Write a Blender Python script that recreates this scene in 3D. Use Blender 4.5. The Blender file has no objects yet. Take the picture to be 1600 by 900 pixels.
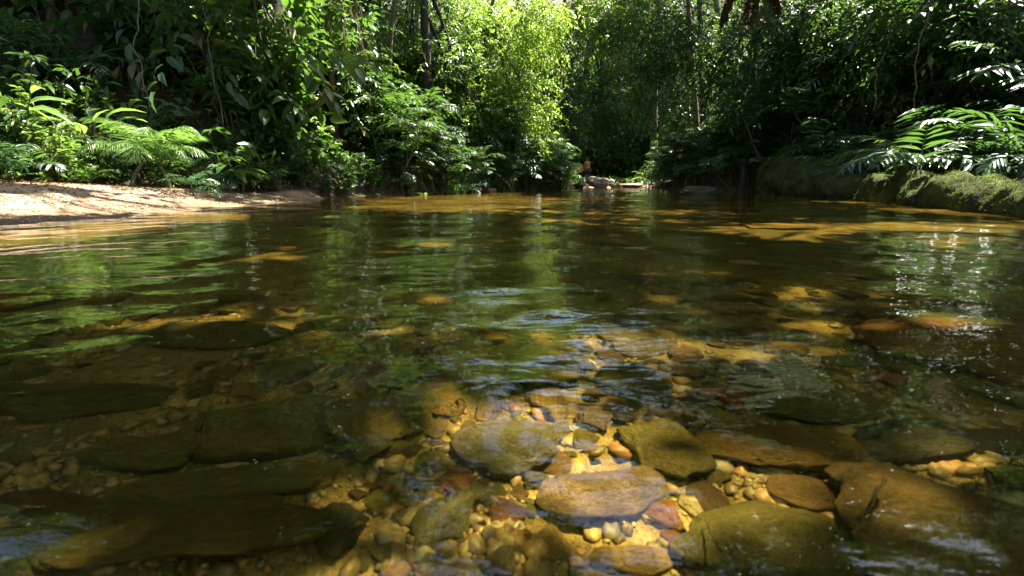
import bpy, bmesh, math, random
import numpy as np
from mathutils import Vector, Matrix, Euler, noise as mnoise

random.seed(11)
rng = np.random.default_rng(11)
R = math.radians
sc = bpy.context.scene
COL = sc.collection

# ---------------------------------------------------------------- camera, sky, sun, exposure
CAM_H = 0.40
FPX = 800.0                                   # focal length in photo pixels (1600 wide) = 18 mm on 36 mm
PITCH = math.atan(169 / FPX)                  # looking slightly down
cam_d = bpy.data.cameras.new('camera')
cam = bpy.data.objects.new('camera', cam_d)
COL.objects.link(cam)
cam_d.lens = 18.0
cam_d.sensor_width = 36.0
cam_d.clip_start = 0.02
cam_d.clip_end = 400
cam.location = (0, 0, CAM_H)
cam.rotation_euler = (math.pi / 2 - PITCH, 0, 0)
cam_d.dof.use_dof = True
cam_d.dof.focus_distance = 9.0
cam_d.dof.aperture_fstop = 5.6
sc.camera = cam

SUN = Vector((0.36, 0.26, 0.89)).normalized()      # direction towards the sun
SUN_EL = math.asin(SUN.z)
SUN_AZ = math.atan2(SUN.x, SUN.y)
world = bpy.data.worlds.new('World')
sc.world = world
world.use_nodes = True
wt = world.node_tree
sky = wt.nodes.new('ShaderNodeTexSky')
sky.sky_type = 'NISHITA'
sky.sun_disc = False
sky.sun_elevation = SUN_EL
sky.sun_rotation = SUN_AZ
sky.dust_density = 2.0
wt.links.new(sky.outputs[0], wt.nodes['Background'].inputs[0])
wt.nodes['Background'].inputs[1].default_value = 0.085
sun_d = bpy.data.lights.new('sun', 'SUN')
sun_d.energy = 5.0
sun_d.angle = R(0.53)
sun_d.color = (1.0, 0.95, 0.86)
sun_d.cycles.is_caustics_light = True
sun_o = bpy.data.objects.new('sun', sun_d)
sun_o.rotation_euler = SUN.to_track_quat('Z', 'Y').to_euler()
sun_o.location = (2, 10, 30)
COL.objects.link(sun_o)

vs = sc.view_settings
vs.view_transform = 'Standard'
vs.look = 'None'
vs.exposure = 2.8
vs.gamma = 1.0
cy = sc.cycles
cy.use_denoising = True
cy.max_bounces = 9
cy.diffuse_bounces = 3
cy.glossy_bounces = 4
cy.transmission_bounces = 7
cy.transparent_max_bounces = 8
cy.caustics_reflective = False
cy.caustics_refractive = True
cy.sample_clamp_indirect = 4.0
cy.sample_clamp_direct = 30.0
cy.use_adaptive_sampling = True
cy.adaptive_threshold = 0.015

CP, SP = math.cos(PITCH), math.sin(PITCH)


def ray(px, py):
    dx, dy = (px - 800) / FPX, (450 - py) / FPX
    return Vector((dx, CP + dy * SP, dy * CP - SP))


def at(px, py, Y):
    """world point seen at photo pixel (px, py) at the distance Y in front of the camera"""
    d = ray(px, py)
    return Vector((0, 0, CAM_H)) + d * (Y / d.y)


def on_water(px, py):
    d = ray(px, py)
    return Vector((0, 0, CAM_H)) + d * (-CAM_H / d.z)


def on_bed(px, py, depth):
    """point under the water seen through the surface at (px, py)"""
    p = on_water(px, py)
    d = ray(px, py).normalized()
    h = math.hypot(d.x, d.y) / 1.33
    c = math.sqrt(1 - h * h)
    hh = math.hypot(d.x, d.y)
    k = depth / c * h
    return Vector((p.x + d.x / hh * k, p.y + d.y / hh * k, -depth))


# ---------------------------------------------------------------- object helpers
def tag(o, label=None, cat=None, group=None, kind=None):
    if label: o['label'] = label
    if cat: o['category'] = cat
    if group: o['group'] = group
    if kind: o['kind'] = kind
    return o


def link(name, data, parent=None):
    o = bpy.data.objects.new(name, data)
    COL.objects.link(o)
    if parent is not None:
        o.parent = parent
    return o


class MB:
    """collects vertices and faces, builds ONE mesh"""
    def __init__(s):
        s.V, s.T, s.Q, s.n = [], [], [], 0

    def add(s, v, faces):
        v = np.asarray(v, dtype=np.float32).reshape(-1, 3)
        f = np.asarray(faces, dtype=np.int64)
        (s.T if f.shape[1] == 3 else s.Q).append(f + s.n)
        s.V.append(v)
        s.n += len(v)

    def addmulti(s, v, fl):
        v = np.asarray(v, dtype=np.float32).reshape(-1, 3)
        for f in fl:
            f = np.asarray(f, dtype=np.int64)
            if len(f):
                (s.T if f.shape[1] == 3 else s.Q).append(f + s.n)
        s.V.append(v)
        s.n += len(v)

    def mesh(s, name, mats, smooth=True):
        me = bpy.data.meshes.new(name)
        V = np.concatenate(s.V) if s.V else np.zeros((0, 3), np.float32)
        T = np.concatenate(s.T) if s.T else np.zeros((0, 3), np.int64)
        Q = np.concatenate(s.Q) if s.Q else np.zeros((0, 4), np.int64)
        me.vertices.add(len(V))
        me.vertices.foreach_set('co', V.ravel())
        nl = len(T) * 3 + len(Q) * 4
        me.loops.add(nl)
        me.loops.foreach_set('vertex_index', np.concatenate([T.ravel(), Q.ravel()]).astype(np.int32))
        me.polygons.add(len(T) + len(Q))
        st = np.concatenate([np.arange(len(T)) * 3, len(T) * 3 + np.arange(len(Q)) * 4]).astype(np.int32)
        me.polygons.foreach_set('loop_start', st)
        if smooth:
            me.polygons.foreach_set('use_smooth', np.ones(len(T) + len(Q), bool))
        me.update(calc_edges=True)
        me.validate()
        for m in (mats if isinstance(mats, (list, tuple)) else [mats]):
            me.materials.append(m)
        return me


# leaf templates: columns u (length), v (width), lift*W, droop*L
TMPL = {
    'far': (np.array([[0, 0, 0, 0], [.42, .5, .13, -.02], [1, 0, 0, -.2], [.42, -.5, .13, -.02]]),
            [np.array([[0, 1, 2], [0, 2, 3]])]),
    'mid': (np.array([[0, 0, 0, 0], [.25, -.42, .16, -.0], [.25, 0, 0, -.01], [.25, .42, .16, 0],
                      [.6, -.45, .18, -.07], [.6, 0, 0, -.09], [.6, .45, .18, -.07], [1, 0, 0, -.3]]),
            [np.array([[0, 2, 1], [0, 3, 2], [4, 5, 7], [5, 6, 7]]), np.array([[1, 2, 5, 4], [2, 3, 6, 5]])]),
    'big': (np.array([[0, 0, 0, 0],
                      [.12, -.3, .16, .03], [.12, 0, 0, .03], [.12, .3, .16, .03],
                      [.32, -.49, .2, .03], [.32, 0, 0, .02], [.32, .49, .16, .03],
                      [.55, -.47, .14, -.03], [.55, 0, 0, -.05], [.55, .47, .2, -.03],
                      [.8, -.27, .12, -.17], [.8, 0, 0, -.19], [.8, .27, .1, -.17], [1, 0, 0, -.36]]),
            [np.array([[0, 2, 1], [0, 3, 2], [10, 11, 13], [11, 12, 13]]),
             np.array([[1, 2, 5, 4], [2, 3, 6, 5], [4, 5, 8, 7], [5, 6, 9, 8], [7, 8, 11, 10], [8, 9, 12, 11]])]),
}


def nrm(a):
    return a / np.maximum(np.linalg.norm(a, axis=-1, keepdims=True), 1e-9)


def add_leaves(mb, P, D, N, L, W, kind='far', curl=1.0):
    """many leaf blades: base P, direction D, upper side N, length L, width W"""
    P, D, N = (np.asarray(x, float) for x in (P, D, N))
    n = len(P)
    if n == 0: return
    D = nrm(D)
    S = nrm(np.cross(D, N))
    N = np.cross(S, D)
    L = np.broadcast_to(np.asarray(L, float), (n,))[:, None, None]
    W = np.broadcast_to(np.asarray(W, float), (n,))[:, None, None]
    c = np.broadcast_to(np.asarray(curl, float), (n,))[:, None, None]
    t, fl = TMPL[kind]
    u, v, w, dr = (t[:, i][None, :, None] for i in range(4))
    V = P[:, None, :] + D[:, None, :] * L * u + S[:, None, :] * W * v + N[:, None, :] * (W * w + L * dr * c)
    k = len(t)
    off = (np.arange(n) * k)[:, None, None]
    mb.addmulti(V.reshape(-1, 3), [(f[None] + off).reshape(-1, f.shape[1]) for f in fl])


def add_tube(mb, path, rad, sides=6, cap=True):
    path = np.asarray(path, float)
    k = len(path)
    rad = np.broadcast_to(np.asarray(rad, float), (k,))
    T = nrm(np.gradient(path, axis=0))
    ref = np.array([0.31, 0.17, 0.93]) if abs(T[:, 2]).mean() < .8 else np.array([0.9, 0.3, 0.1])
    A = nrm(np.cross(T, ref))
    B = np.cross(T, A)
    an = np.arange(sides) / sides * 2 * math.pi
    V = path[:, None, :] + rad[:, None, None] * (A[:, None, :] * np.cos(an)[None, :, None] + B[:, None, :] * np.sin(an)[None, :, None])
    i = np.arange(k - 1)[:, None] * sides
    j = np.arange(sides)[None, :]
    q = np.stack([i + j, i + (j + 1) % sides, i + sides + (j + 1) % sides, i + sides + j], -1).reshape(-1, 4)
    mb.add(V.reshape(-1, 3), q)


def add_ribbon(mb, path, side, width):
    """one blade: path (k,3), side vectors (k,3), widths (k)"""
    k = len(path)
    a = path - side * width[:, None] * .5
    b = path + side * width[:, None] * .5
    V = np.stack([a, b], 1).reshape(-1, 3)
    i = np.arange(k - 1) * 2
    mb.add(V, np.stack([i, i + 1, i + 3, i + 2], -1))


# ---------------------------------------------------------------- materials
def new_mat(name):
    m = bpy.data.materials.new(name)
    m.use_nodes = True
    t = m.node_tree
    t.nodes.clear()
    return m, t


def nd(t, typ, **kw):
    n = t.nodes.new(typ)
    for k, v in kw.items():
        if isinstance(k, str) and hasattr(n, k): setattr(n, k, v)
    return n


def mixc(t, fac, a, b, mode='MIX'):
    n = t.nodes.new('ShaderNodeMix')
    n.data_type = 'RGBA'
    n.blend_type = mode
    for s, v in ((n.inputs['Factor'], fac), (n.inputs[6], a), (n.inputs[7], b)):
        if hasattr(v, 'is_linked') or isinstance(v, bpy.types.NodeSocket): t.links.new(v, s)
        elif isinstance(v, (tuple, list)): s.default_value = (*v[:3], 1)
        else: s.default_value = v
    return n.outputs[2]


def math_n(t, op, a, b=None, clamp=False):
    n = t.nodes.new('ShaderNodeMath')
    n.operation = op
    n.use_clamp = clamp
    for s, v in ((n.inputs[0], a), (n.inputs[1], b)):
        if v is None: continue
        if isinstance(v, bpy.types.NodeSocket): t.links.new(v, s)
        else: s.default_value = v
    return n.outputs[0]


def ramp(t, fac, stops):
    n = t.nodes.new('ShaderNodeValToRGB')
    cr = n.color_ramp
    while len(cr.elements) < len(stops): cr.elements.new(.5)
    for e, (p, c) in zip(cr.elements, stops):
        e.position = p
        e.color = (*c[:3], 1) if len(c) >= 3 else (c[0],) * 3 + (1,)
    t.links.new(fac, n.inputs[0])
    return n.outputs[0]


def tex_noise(t, scale, detail=4, rough=.6, coord='Object', vec=None, dist=0):
    n = t.nodes.new('ShaderNodeTexNoise')
    n.inputs['Scale'].default_value = scale
    n.inputs['Detail'].default_value = detail
    n.inputs['Roughness'].default_value = rough
    n.inputs['Distortion'].default_value = dist
    if vec is None:
        c = t.nodes.new('ShaderNodeTexCoord')
        vec = c.outputs[coord]
    t.links.new(vec, n.inputs['Vector'])
    return n.outputs['Fac']


def leaf_mat(name, dark, mid, light, trans=(.16, .32, .03), tw=.38, rough=.38, spec=.5, odd=None):
    """leaf: glossy upper surface, light shining through; every blade has its own tint"""
    m, t = new_mat(name)
    out = nd(t, 'ShaderNodeOutputMaterial')
    geo = nd(t, 'ShaderNodeNewGeometry')
    oi = nd(t, 'ShaderNodeObjectInfo')
    stops = [(0, dark), (.5, mid), (.93, light)]
    if odd: stops.append((.985, odd))
    c = ramp(t, geo.outputs['Random Per Island'], stops)
    br = math_n(t, 'MULTIPLY_ADD', oi.outputs['Random'], .5)
    br.node.inputs[2].default_value = .75
    hs = nd(t, 'ShaderNodeHueSaturation')
    t.links.new(c, hs.inputs['Color'])
    t.links.new(br, hs.inputs['Value'])
    p = nd(t, 'ShaderNodeBsdfPrincipled')
    t.links.new(hs.outputs[0], p.inputs['Base Color'])
    p.inputs['Roughness'].default_value = rough
    p.inputs['Specular IOR Level'].default_value = spec
    tr = nd(t, 'ShaderNodeBsdfTranslucent')
    tc = mixc(t, .55, hs.outputs[0], trans)
    t.links.new(tc, tr.inputs[0])
    mx = nd(t, 'ShaderNodeMixShader')
    mx.inputs[0].default_value = tw
    t.links.new(p.outputs[0], mx.inputs[1])
    t.links.new(tr.outputs[0], mx.inputs[2])
    t.links.new(mx.outputs[0], out.inputs[0])
    return m


M = {}
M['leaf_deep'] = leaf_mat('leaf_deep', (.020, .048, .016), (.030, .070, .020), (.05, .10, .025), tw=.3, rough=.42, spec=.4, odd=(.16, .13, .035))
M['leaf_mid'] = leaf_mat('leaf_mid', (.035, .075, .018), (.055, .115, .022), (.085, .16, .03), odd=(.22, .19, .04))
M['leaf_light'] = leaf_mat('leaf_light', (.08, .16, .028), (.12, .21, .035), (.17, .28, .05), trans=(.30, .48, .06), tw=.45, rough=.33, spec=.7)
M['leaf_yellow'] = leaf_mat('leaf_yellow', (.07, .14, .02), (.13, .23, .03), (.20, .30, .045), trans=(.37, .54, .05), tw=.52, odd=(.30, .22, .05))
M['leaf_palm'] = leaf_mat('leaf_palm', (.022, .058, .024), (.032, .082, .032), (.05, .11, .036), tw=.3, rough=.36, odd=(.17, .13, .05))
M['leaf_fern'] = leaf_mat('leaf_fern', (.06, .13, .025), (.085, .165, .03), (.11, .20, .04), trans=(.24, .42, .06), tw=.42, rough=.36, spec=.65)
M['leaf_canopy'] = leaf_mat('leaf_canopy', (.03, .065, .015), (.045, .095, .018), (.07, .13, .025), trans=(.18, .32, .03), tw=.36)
M['leaf_brown'] = leaf_mat('leaf_brown', (.045, .028, .012), (.07, .042, .018), (.10, .065, .03), trans=(.12, .07, .025), tw=.25, rough=.7, spec=.2)
M['leaf_dry'] = leaf_mat('leaf_dry', (.10, .055, .025), (.16, .09, .04), (.24, .15, .07), trans=(.3, .16, .05), tw=.3, rough=.6, spec=.3)


def bark_mat(name, a, b, mossy=0.0, scale=6):
    m, t = new_mat(name)
    out = nd(t, 'ShaderNodeOutputMaterial')
    p = nd(t, 'ShaderNodeBsdfPrincipled')
    tc = nd(t, 'ShaderNodeTexCoord')
    mp = nd(t, 'ShaderNodeMapping')
    mp.inputs['Scale'].default_value = (1, 1, .25)
    t.links.new(tc.outputs['Object'], mp.inputs[0])
    n = tex_noise(t, scale * 3, 6, .7, vec=mp.outputs[0])
    c = ramp(t, n, [(.3, a), (.7, b)])
    if mossy:
        n2 = tex_noise(t, scale * .5, 4, .6)
        f = ramp(t, n2, [(.62 - mossy * .35, (0, 0, 0)), (.75 - mossy * .3, (1, 1, 1))])
        c = mixc(t, f, c, (.05, .09, .02))
    t.links.new(c, p.inputs['Base Color'])
    p.inputs['Roughness'].default_value = .85
    bp = nd(t, 'ShaderNodeBump')
    bp.inputs['Strength'].default_value = .6
    bp.inputs['Distance'].default_value = .02
    t.links.new(n, bp.inputs['Height'])
    t.links.new(bp.outputs[0], p.inputs['Normal'])
    t.links.new(p.outputs[0], out.inputs[0])
    return m


M['bark'] = bark_mat('bark', (.05, .035, .024), (.13, .10, .07), .25)
M['bark_dark'] = bark_mat('bark_dark', (.012, .010, .008), (.035, .028, .02), .1)
M['bark_pale'] = bark_mat('bark_pale', (.16, .13, .10), (.32, .27, .21), .1)
M['bark_reddish'] = bark_mat('bark_reddish', (.10, .05, .03), (.22, .12, .075), .05)
M['stem'] = bark_mat('stem', (.05, .06, .025), (.10, .10, .045), 0)
M['vine'] = bark_mat('vine', (.10, .08, .05), (.22, .18, .12), .1)


def stone_mat(name, rough=.55, olive=.5):
    """river stone: object colour, mottled, with an olive algae film"""
    m, t = new_mat(name)
    out = nd(t, 'ShaderNodeOutputMaterial')
    p = nd(t, 'ShaderNodeBsdfPrincipled')
    oi = nd(t, 'ShaderNodeObjectInfo')
    tc = nd(t, 'ShaderNodeTexCoord')
    ad = nd(t, 'ShaderNodeVectorMath', operation='MULTIPLY_ADD')
    t.links.new(oi.outputs['Location'], ad.inputs[0])
    ad.inputs[1].default_value = (7.3, 5.1, 3.7)
    t.links.new(tc.outputs['Object'], ad.inputs[2])
    n1 = tex_noise(t, 3.0, 8, .68, vec=ad.outputs[0], dist=.6)
    n2 = tex_noise(t, 14, 6, .75, vec=ad.outputs[0])
    n3 = tex_noise(t, 1.6, 5, .6, vec=ad.outputs[0], dist=.3)
    v = ramp(t, n1, [(.25, (.35, .35, .35)), (.42, (.85, .85, .85)), (.5, (1.15, 1.12, 1.05)), (.56, (.8, .78, .74)), (.78, (1.8, 1.65, 1.4))])
    c = mixc(t, 1.0, oi.outputs['Color'], v, 'MULTIPLY')
    v2 = ramp(t, n2, [(.3, (.6, .6, .6)), (.7, (1.25, 1.22, 1.15))])
    c = mixc(t, 1.0, c, v2, 'MULTIPLY')
    f = ramp(t, n3, [(.45, (0, 0, 0)), (.7, (olive,) * 3)])
    c = mixc(t, f, c, (.10, .095, .03))
    t.links.new(c, p.inputs['Base Color'])
    p.inputs['Roughness'].default_value = rough
    p.inputs['Specular IOR Level'].default_value = .3
    bp = nd(t, 'ShaderNodeBump')
    bp.inputs['Strength'].default_value = .8
    bp.inputs['Distance'].default_value = .06
    hsum = math_n(t, 'ADD', n1, math_n(t, 'MULTIPLY', n2, .5))
    t.links.new(hsum, bp.inputs['Height'])
    t.links.new(bp.outputs[0], p.inputs['Normal'])
    t.links.new(p.outputs[0], out.inputs[0])
    return m


M['stone'] = stone_mat('river_stone')
M['rock'] = stone_mat('bank_rock', .8, .25)

# gravel, colours per pebble
m, t = new_mat('gravel')
out = nd(t, 'ShaderNodeOutputMaterial')
p = nd(t, 'ShaderNodeBsdfPrincipled')
g = nd(t, 'ShaderNodeNewGeometry')
c = ramp(t, g.outputs['Random Per Island'], [(0, (.08, .065, .04)), (.25, (.20, .155, .065)), (.5, (.31, .23, .09)), (.62, (.28, .14, .055)),
                                             (.76, (.38, .30, .16)), (.88, (.14, .13, .10)), (1, (.55, .48, .34))])
n = tex_noise(t, 60, 4, .7)
c = mixc(t, 1.0, c, ramp(t, n, [(.3, (.6, .6, .6)), (.7, (1.2, 1.2, 1.2))]), 'MULTIPLY')
t.links.new(c, p.inputs['Base Color'])
p.inputs['Roughness'].default_value = .5
t.links.new(p.outputs[0], out.inputs[0])
M['gravel'] = m

# ground: stream bed, sand, forest floor, blended by the attribute 'zone' (r = sand, g = bed)
m, t = new_mat('ground')
out = nd(t, 'ShaderNodeOutputMaterial')
p = nd(t, 'ShaderNodeBsdfPrincipled')
at_n = nd(t, 'ShaderNodeAttribute', attribute_name='zone')
sep = nd(t, 'ShaderNodeSeparateColor')
t.links.new(at_n.outputs['Color'], sep.inputs[0])
n1 = tex_noise(t, 2.2, 6, .65)
n2 = tex_noise(t, 26, 6, .75)
n3 = tex_noise(t, 160, 3, .7)
n4 = tex_noise(t, .7, 4, .6)
litter = ramp(t, n2, [(.3, (.018, .012, .008)), (.5, (.055, .034, .02)), (.66, (.11, .07, .038)), (.8, (.17, .12, .07))])
litter = mixc(t, ramp(t, n1, [(.45, (0, 0, 0)), (.7, (.6, .6, .6))]), litter, (.03, .042, .014))
sand = ramp(t, n1, [(.3, (.34, .225, .145)), (.7, (.47, .34, .215))])
sand = mixc(t, 1.0, sand, ramp(t, n2, [(.34, (.5, .47, .44)), (.52, (1, 1, 1)), (.75, (1.12, 1.1, 1.08))]), 'MULTIPLY')
sand = mixc(t, 1.0, sand, ramp(t, n3, [(.3, (.72, .7, .68)), (.6, (1.06, 1.06, 1.06))]), 'MULTIPLY')
bed = ramp(t, n2, [(.3, (.10, .074, .03)), (.5, (.26, .195, .072)), (.7, (.43, .33, .13))])
bed = mixc(t, ramp(t, n4, [(.40, (0, 0, 0)), (.58, (.8, .8, .8))]), bed, (.085, .078, .034))
bed = mixc(t, 1.0, bed, ramp(t, n3, [(.3, (.6, .6, .6)), (.65, (1.25, 1.25, 1.25))]), 'MULTIPLY')
nz = math_n(t, 'MULTIPLY_ADD', n2, .5)
nz.node.inputs[2].default_value = -.25
c = mixc(t, math_n(t, 'SMOOTH_MIN', math_n(t, 'MULTIPLY', math_n(t, 'ADD', sep.outputs[0], nz), 1.6, True), 1.0), litter, sand)
c = mixc(t, sep.outputs[1], c, bed)
c = mixc(t, sep.outputs[2], c, mixc(t, 1.0, c, (.46, .40, .33), 'MULTIPLY'))       # damp sand at the waterline
t.links.new(c, p.inputs['Base Color'])
p.inputs['Roughness'].default_value = .85
p.inputs['Specular IOR Level'].default_value = .25
bp = nd(t, 'ShaderNodeBump')
bp.inputs['Strength'].default_value = .7
bp.inputs['Distance'].default_value = .03
t.links.new(math_n(t, 'ADD', n2, math_n(t, 'MULTIPLY', n3, .25)), bp.inputs['Height'])
t.links.new(bp.outputs[0], p.inputs['Normal'])
t.links.new(p.outputs[0], out.inputs[0])
M['ground'] = m

# moss
m, t = new_mat('moss')
out = nd(t, 'ShaderNodeOutputMaterial')
p = nd(t, 'ShaderNodeBsdfPrincipled')
n1 = tex_noise(t, 4, 6, .7, dist=.4)
n2 = tex_noise(t, 40, 5, .75)
c = ramp(t, n1, [(.3, (.022, .02, .011)), (.42, (.05, .042, .024)), (.5, (.055, .07, .018)), (.6, (.085, .105, .024)), (.72, (.14, .125, .07)), (.8, (.2, .17, .12))])
c = mixc(t, 1.0, c, ramp(t, n2, [(.3, (.45, .45, .45)), (.65, (1.35, 1.35, 1.3))]), 'MULTIPLY')
t.links.new(c, p.inputs['Base Color'])
p.inputs['Roughness'].default_value = .95
p.inputs['Specular IOR Level'].default_value = .15
bp = nd(t, 'ShaderNodeBump')
bp.inputs['Strength'].default_value = .9
bp.inputs['Distance'].default_value = .04
t.links.new(math_n(t, 'ADD', n1, n2), bp.inputs['Height'])
t.links.new(bp.outputs[0], p.inputs['Normal'])
t.links.new(p.outputs[0], out.inputs[0])
M['moss'] = m
M['moss_tuft'] = leaf_mat('moss_tuft', (.035, .05, .012), (.07, .10, .02), (.13, .16, .04), trans=(.2, .26, .04), tw=.3, rough=.8, spec=.1, odd=(.14, .10, .06))

# water: clear, tea-coloured
m, t = new_mat('water')
out = nd(t, 'ShaderNodeOutputMaterial')
fr = nd(t, 'ShaderNodeFresnel')
fr.inputs['IOR'].default_value = 1.33
rf = nd(t, 'ShaderNodeBsdfRefraction')
rf.inputs['Color'].default_value = (.93, .83, .47, 1)
rf.inputs['IOR'].default_value = 1.33
rf.inputs['Roughness'].default_value = 0
gl = nd(t, 'ShaderNodeBsdfGlossy')
gl.inputs['Color'].default_value = (1, 1, 1, 1)
gl.inputs['Roughness'].default_value = 0
mp = nd(t, 'ShaderNodeMapping')
tc = nd(t, 'ShaderNodeTexCoord')
t.links.new(tc.outputs['Object'], mp.inputs[0])
mp.inputs['Scale'].default_value = (.55, 1.3, 1)
n1 = tex_noise(t, 11, 3, .5, vec=mp.outputs[0], dist=.3)
bp = nd(t, 'ShaderNodeBump')
bp.inputs['Strength'].default_value = .5
bp.inputs['Distance'].default_value = .0045
n2 = tex_noise(t, 34, 2, .5, vec=mp.outputs[0], dist=.2)
t.links.new(math_n(t, 'ADD', n1, math_n(t, 'MULTIPLY', n2, .1)), bp.inputs['Height'])
t.links.new(bp.outputs[0], gl.inputs['Normal'])
mx = nd(t, 'ShaderNodeMixShader')
t.links.new(fr.outputs[0], mx.inputs[0])
t.links.new(rf.outputs[0], mx.inputs[1])
t.links.new(gl.outputs[0], mx.inputs[2])
t.links.new(mx.outputs[0], out.inputs[0])
M['water'] = m

# ---------------------------------------------------------------- terrain
YL = [-8, 4.5, 6, 8, 10.5, 12.8, 14.5, 17.5, 22, 25.7, 30, 36, 46]
XL = [-4.6, -4.6, -4.4, -4.45, -4.2, -3.85, -2.9, -1.3, 1.7, 3.0, 3.2, 3.0, 1.0]
YR = [-8, 5.9, 8.1, 10.7, 15, 18.5, 22, 28, 36, 46]
XR = [5.6, 5.9, 6.5, 7.2, 8.1, 8.1, 7.3, 7.0, 7.4, 6.0]
SW = [(rng.uniform(.35, 3.5), rng.uniform(0, 6.28), rng.uniform(0, 6.28)) for _ in range(22)]


def hills(x, y):
    z = 0
    for f, a, ph in SW:
        z = z + .10 / f ** .9 * np.sin(f * (x * math.cos(a) + y * math.sin(a)) + ph)
    return z


def xl(y): return np.interp(y, YL, XL) + .12 * np.sin(y * 1.7) * np.clip((np.asarray(y) - 11) / 4, 0, 1)
def xr(y): return np.interp(y, YR, XR) + .12 * np.sin(y * 2.1 + 1)
def bw(y): return np.interp(y, [3, 6, 8, 10, 11.5], [3.0, 2.5, 2.0, 1.0, .3])
def sstep(a, b, v):
    t_ = np.clip((v - a) / (b - a), 0, 1)
    return t_ * t_ * (3 - 2 * t_)


def ground_z(x, y):
    x, y = np.asarray(x, float), np.asarray(y, float)
    dl, dr = x - xl(y), xr(y) - x
    h = hills(x, y)
    # bed
    deep = .37 * sstep(0, 1.6 - 1.0 * sstep(11, 13.5, y), dl) * (.28 + .72 * sstep(.2, 3.2, dr)) * (.8 + .2 * sstep(0, 3.0, dr))
    zb = -deep * (1 + .9 * sstep(1.8, 7, y) + 1.6 * sstep(9, 12.5, y) * sstep(0, .5, dl)) + h * .10
    zb = np.where(np.minimum(dl, dr) < .5, zb * np.clip(np.minimum(dl, dr) / .5, 0, 1), zb)
    riff = sstep(26.8, 29, y)
    zb = zb * (1 - riff) + riff * (.12 + .015 * (y - 28) + h * .15)
    # left
    e = np.maximum(-dl, 0)
    beach = 1 - sstep(10.3, 12.2, y)
    b = bw(y)
    z_beach = .38 * np.clip(b / 2.3, .12, 1) * sstep(-.2, 2.0, e / np.maximum(b, .3) * 2) + .045 * h + .60 * np.maximum(e - b - .3, 0)
    z_bankl = .55 * sstep(0, .7, e) + .62 * np.maximum(e - .6, 0) + h * .35 * sstep(0, 1, e)
    zl_ = z_beach * beach + z_bankl * (1 - beach)
    # right
    f = np.maximum(-dr, 0)
    steep = sstep(11.5, 14, y) * (1 - sstep(21, 25, y))
    z_r = (.26 + .75 * steep) * sstep(0, .8, f) + .60 * np.maximum(f - 1.5 + .7 * steep, 0) + h * .3 * sstep(0, 1, f)
    z = np.where(dl < 0, zl_, np.where(dr < 0, z_r, zb))
    z = z + .62 * np.maximum(y - 39.5, 0) * (1 - .0 * y)
    z = z + .5 * np.maximum(-y - 3, 0) * 0
    return np.minimum(z, 26)


def gz(x, y): return float(ground_z(x, y))


def varspace(lo, hi, d0, grow, c=0.0):
    """coordinates with fine steps near c"""
    a = [c]
    while a[-1] < hi: a.append(a[-1] + d0 + grow * max(0, abs(a[-1] - c)))
    b = [c]
    while b[-1] > lo: b.append(b[-1] - d0 - grow * max(0, abs(b[-1] - c)))
    return np.array(b[:0:-1] + a)


gx = varspace(-48, 50, .05, .022)
gy = varspace(-10, 95, .05, .022, 1.0)
X, Y = np.meshgrid(gx, gy)
Z = ground_z(X, Y)
V = np.stack([X, Y, Z], -1).reshape(-1, 3)
ii = np.arange(len(V)).reshape(X.shape)
Qd = np.stack([ii[:-1, :-1], ii[:-1, 1:], ii[1:, 1:], ii[1:, :-1]], -1).reshape(-1, 4)
DL, DR = X - xl(Y), xr(Y) - X
E_ = -DL / np.maximum(bw(Y), .3)
sandm = sstep(-.3, .02, -DL) * (1 - sstep(.9, 1.25, E_)) * (1 - sstep(10.4, 11.6, Y))
sandm = np.maximum(sandm, .75 * sstep(26.5, 28.5, Y) * (1 - sstep(35, 38, Y)) * (DL > -.3) * (DR > -.3))
bedm = sstep(-.05, .25, np.minimum(DL, DR)) * (1 - sstep(27, 28.5, Y))
damp = (1 - sstep(.03, .20, Z + .05 * hills(X * 3, Y * 3))) * sandm
zone = np.stack([sandm, bedm, damp, np.ones_like(damp)], -1).reshape(-1, 4)
qc = V[Qd].mean(1)
dlq, drq = qc[:, 0] - xl(qc[:, 1]), xr(qc[:, 1]) - qc[:, 0]
is_bed = (dlq > 0) & (drq > 0) & (qc[:, 1] < 28)
is_beach = (dlq <= 0) & (-dlq < bw(qc[:, 1]) * 1.1) & (qc[:, 1] < 11.2)
for nm, mask in (('stream_bed', is_bed), ('sand_beach', is_beach), ('forest_floor', ~(is_bed | is_beach))):
    q = Qd[mask]
    u, inv = np.unique(q, return_inverse=True)
    mb = MB()
    mb.add(V[u], inv.reshape(-1, 4))
    me = mb.mesh(nm, M['ground'])
    ca = me.color_attributes.new('zone', 'FLOAT_COLOR', 'POINT')
    ca.data.foreach_set('color', zone[u].astype(np.float32).ravel())
    o = link(nm, me)
    o['kind'] = 'structure'
    if nm == 'stream_bed': o.cycles.is_caustics_receiver = True

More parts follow.
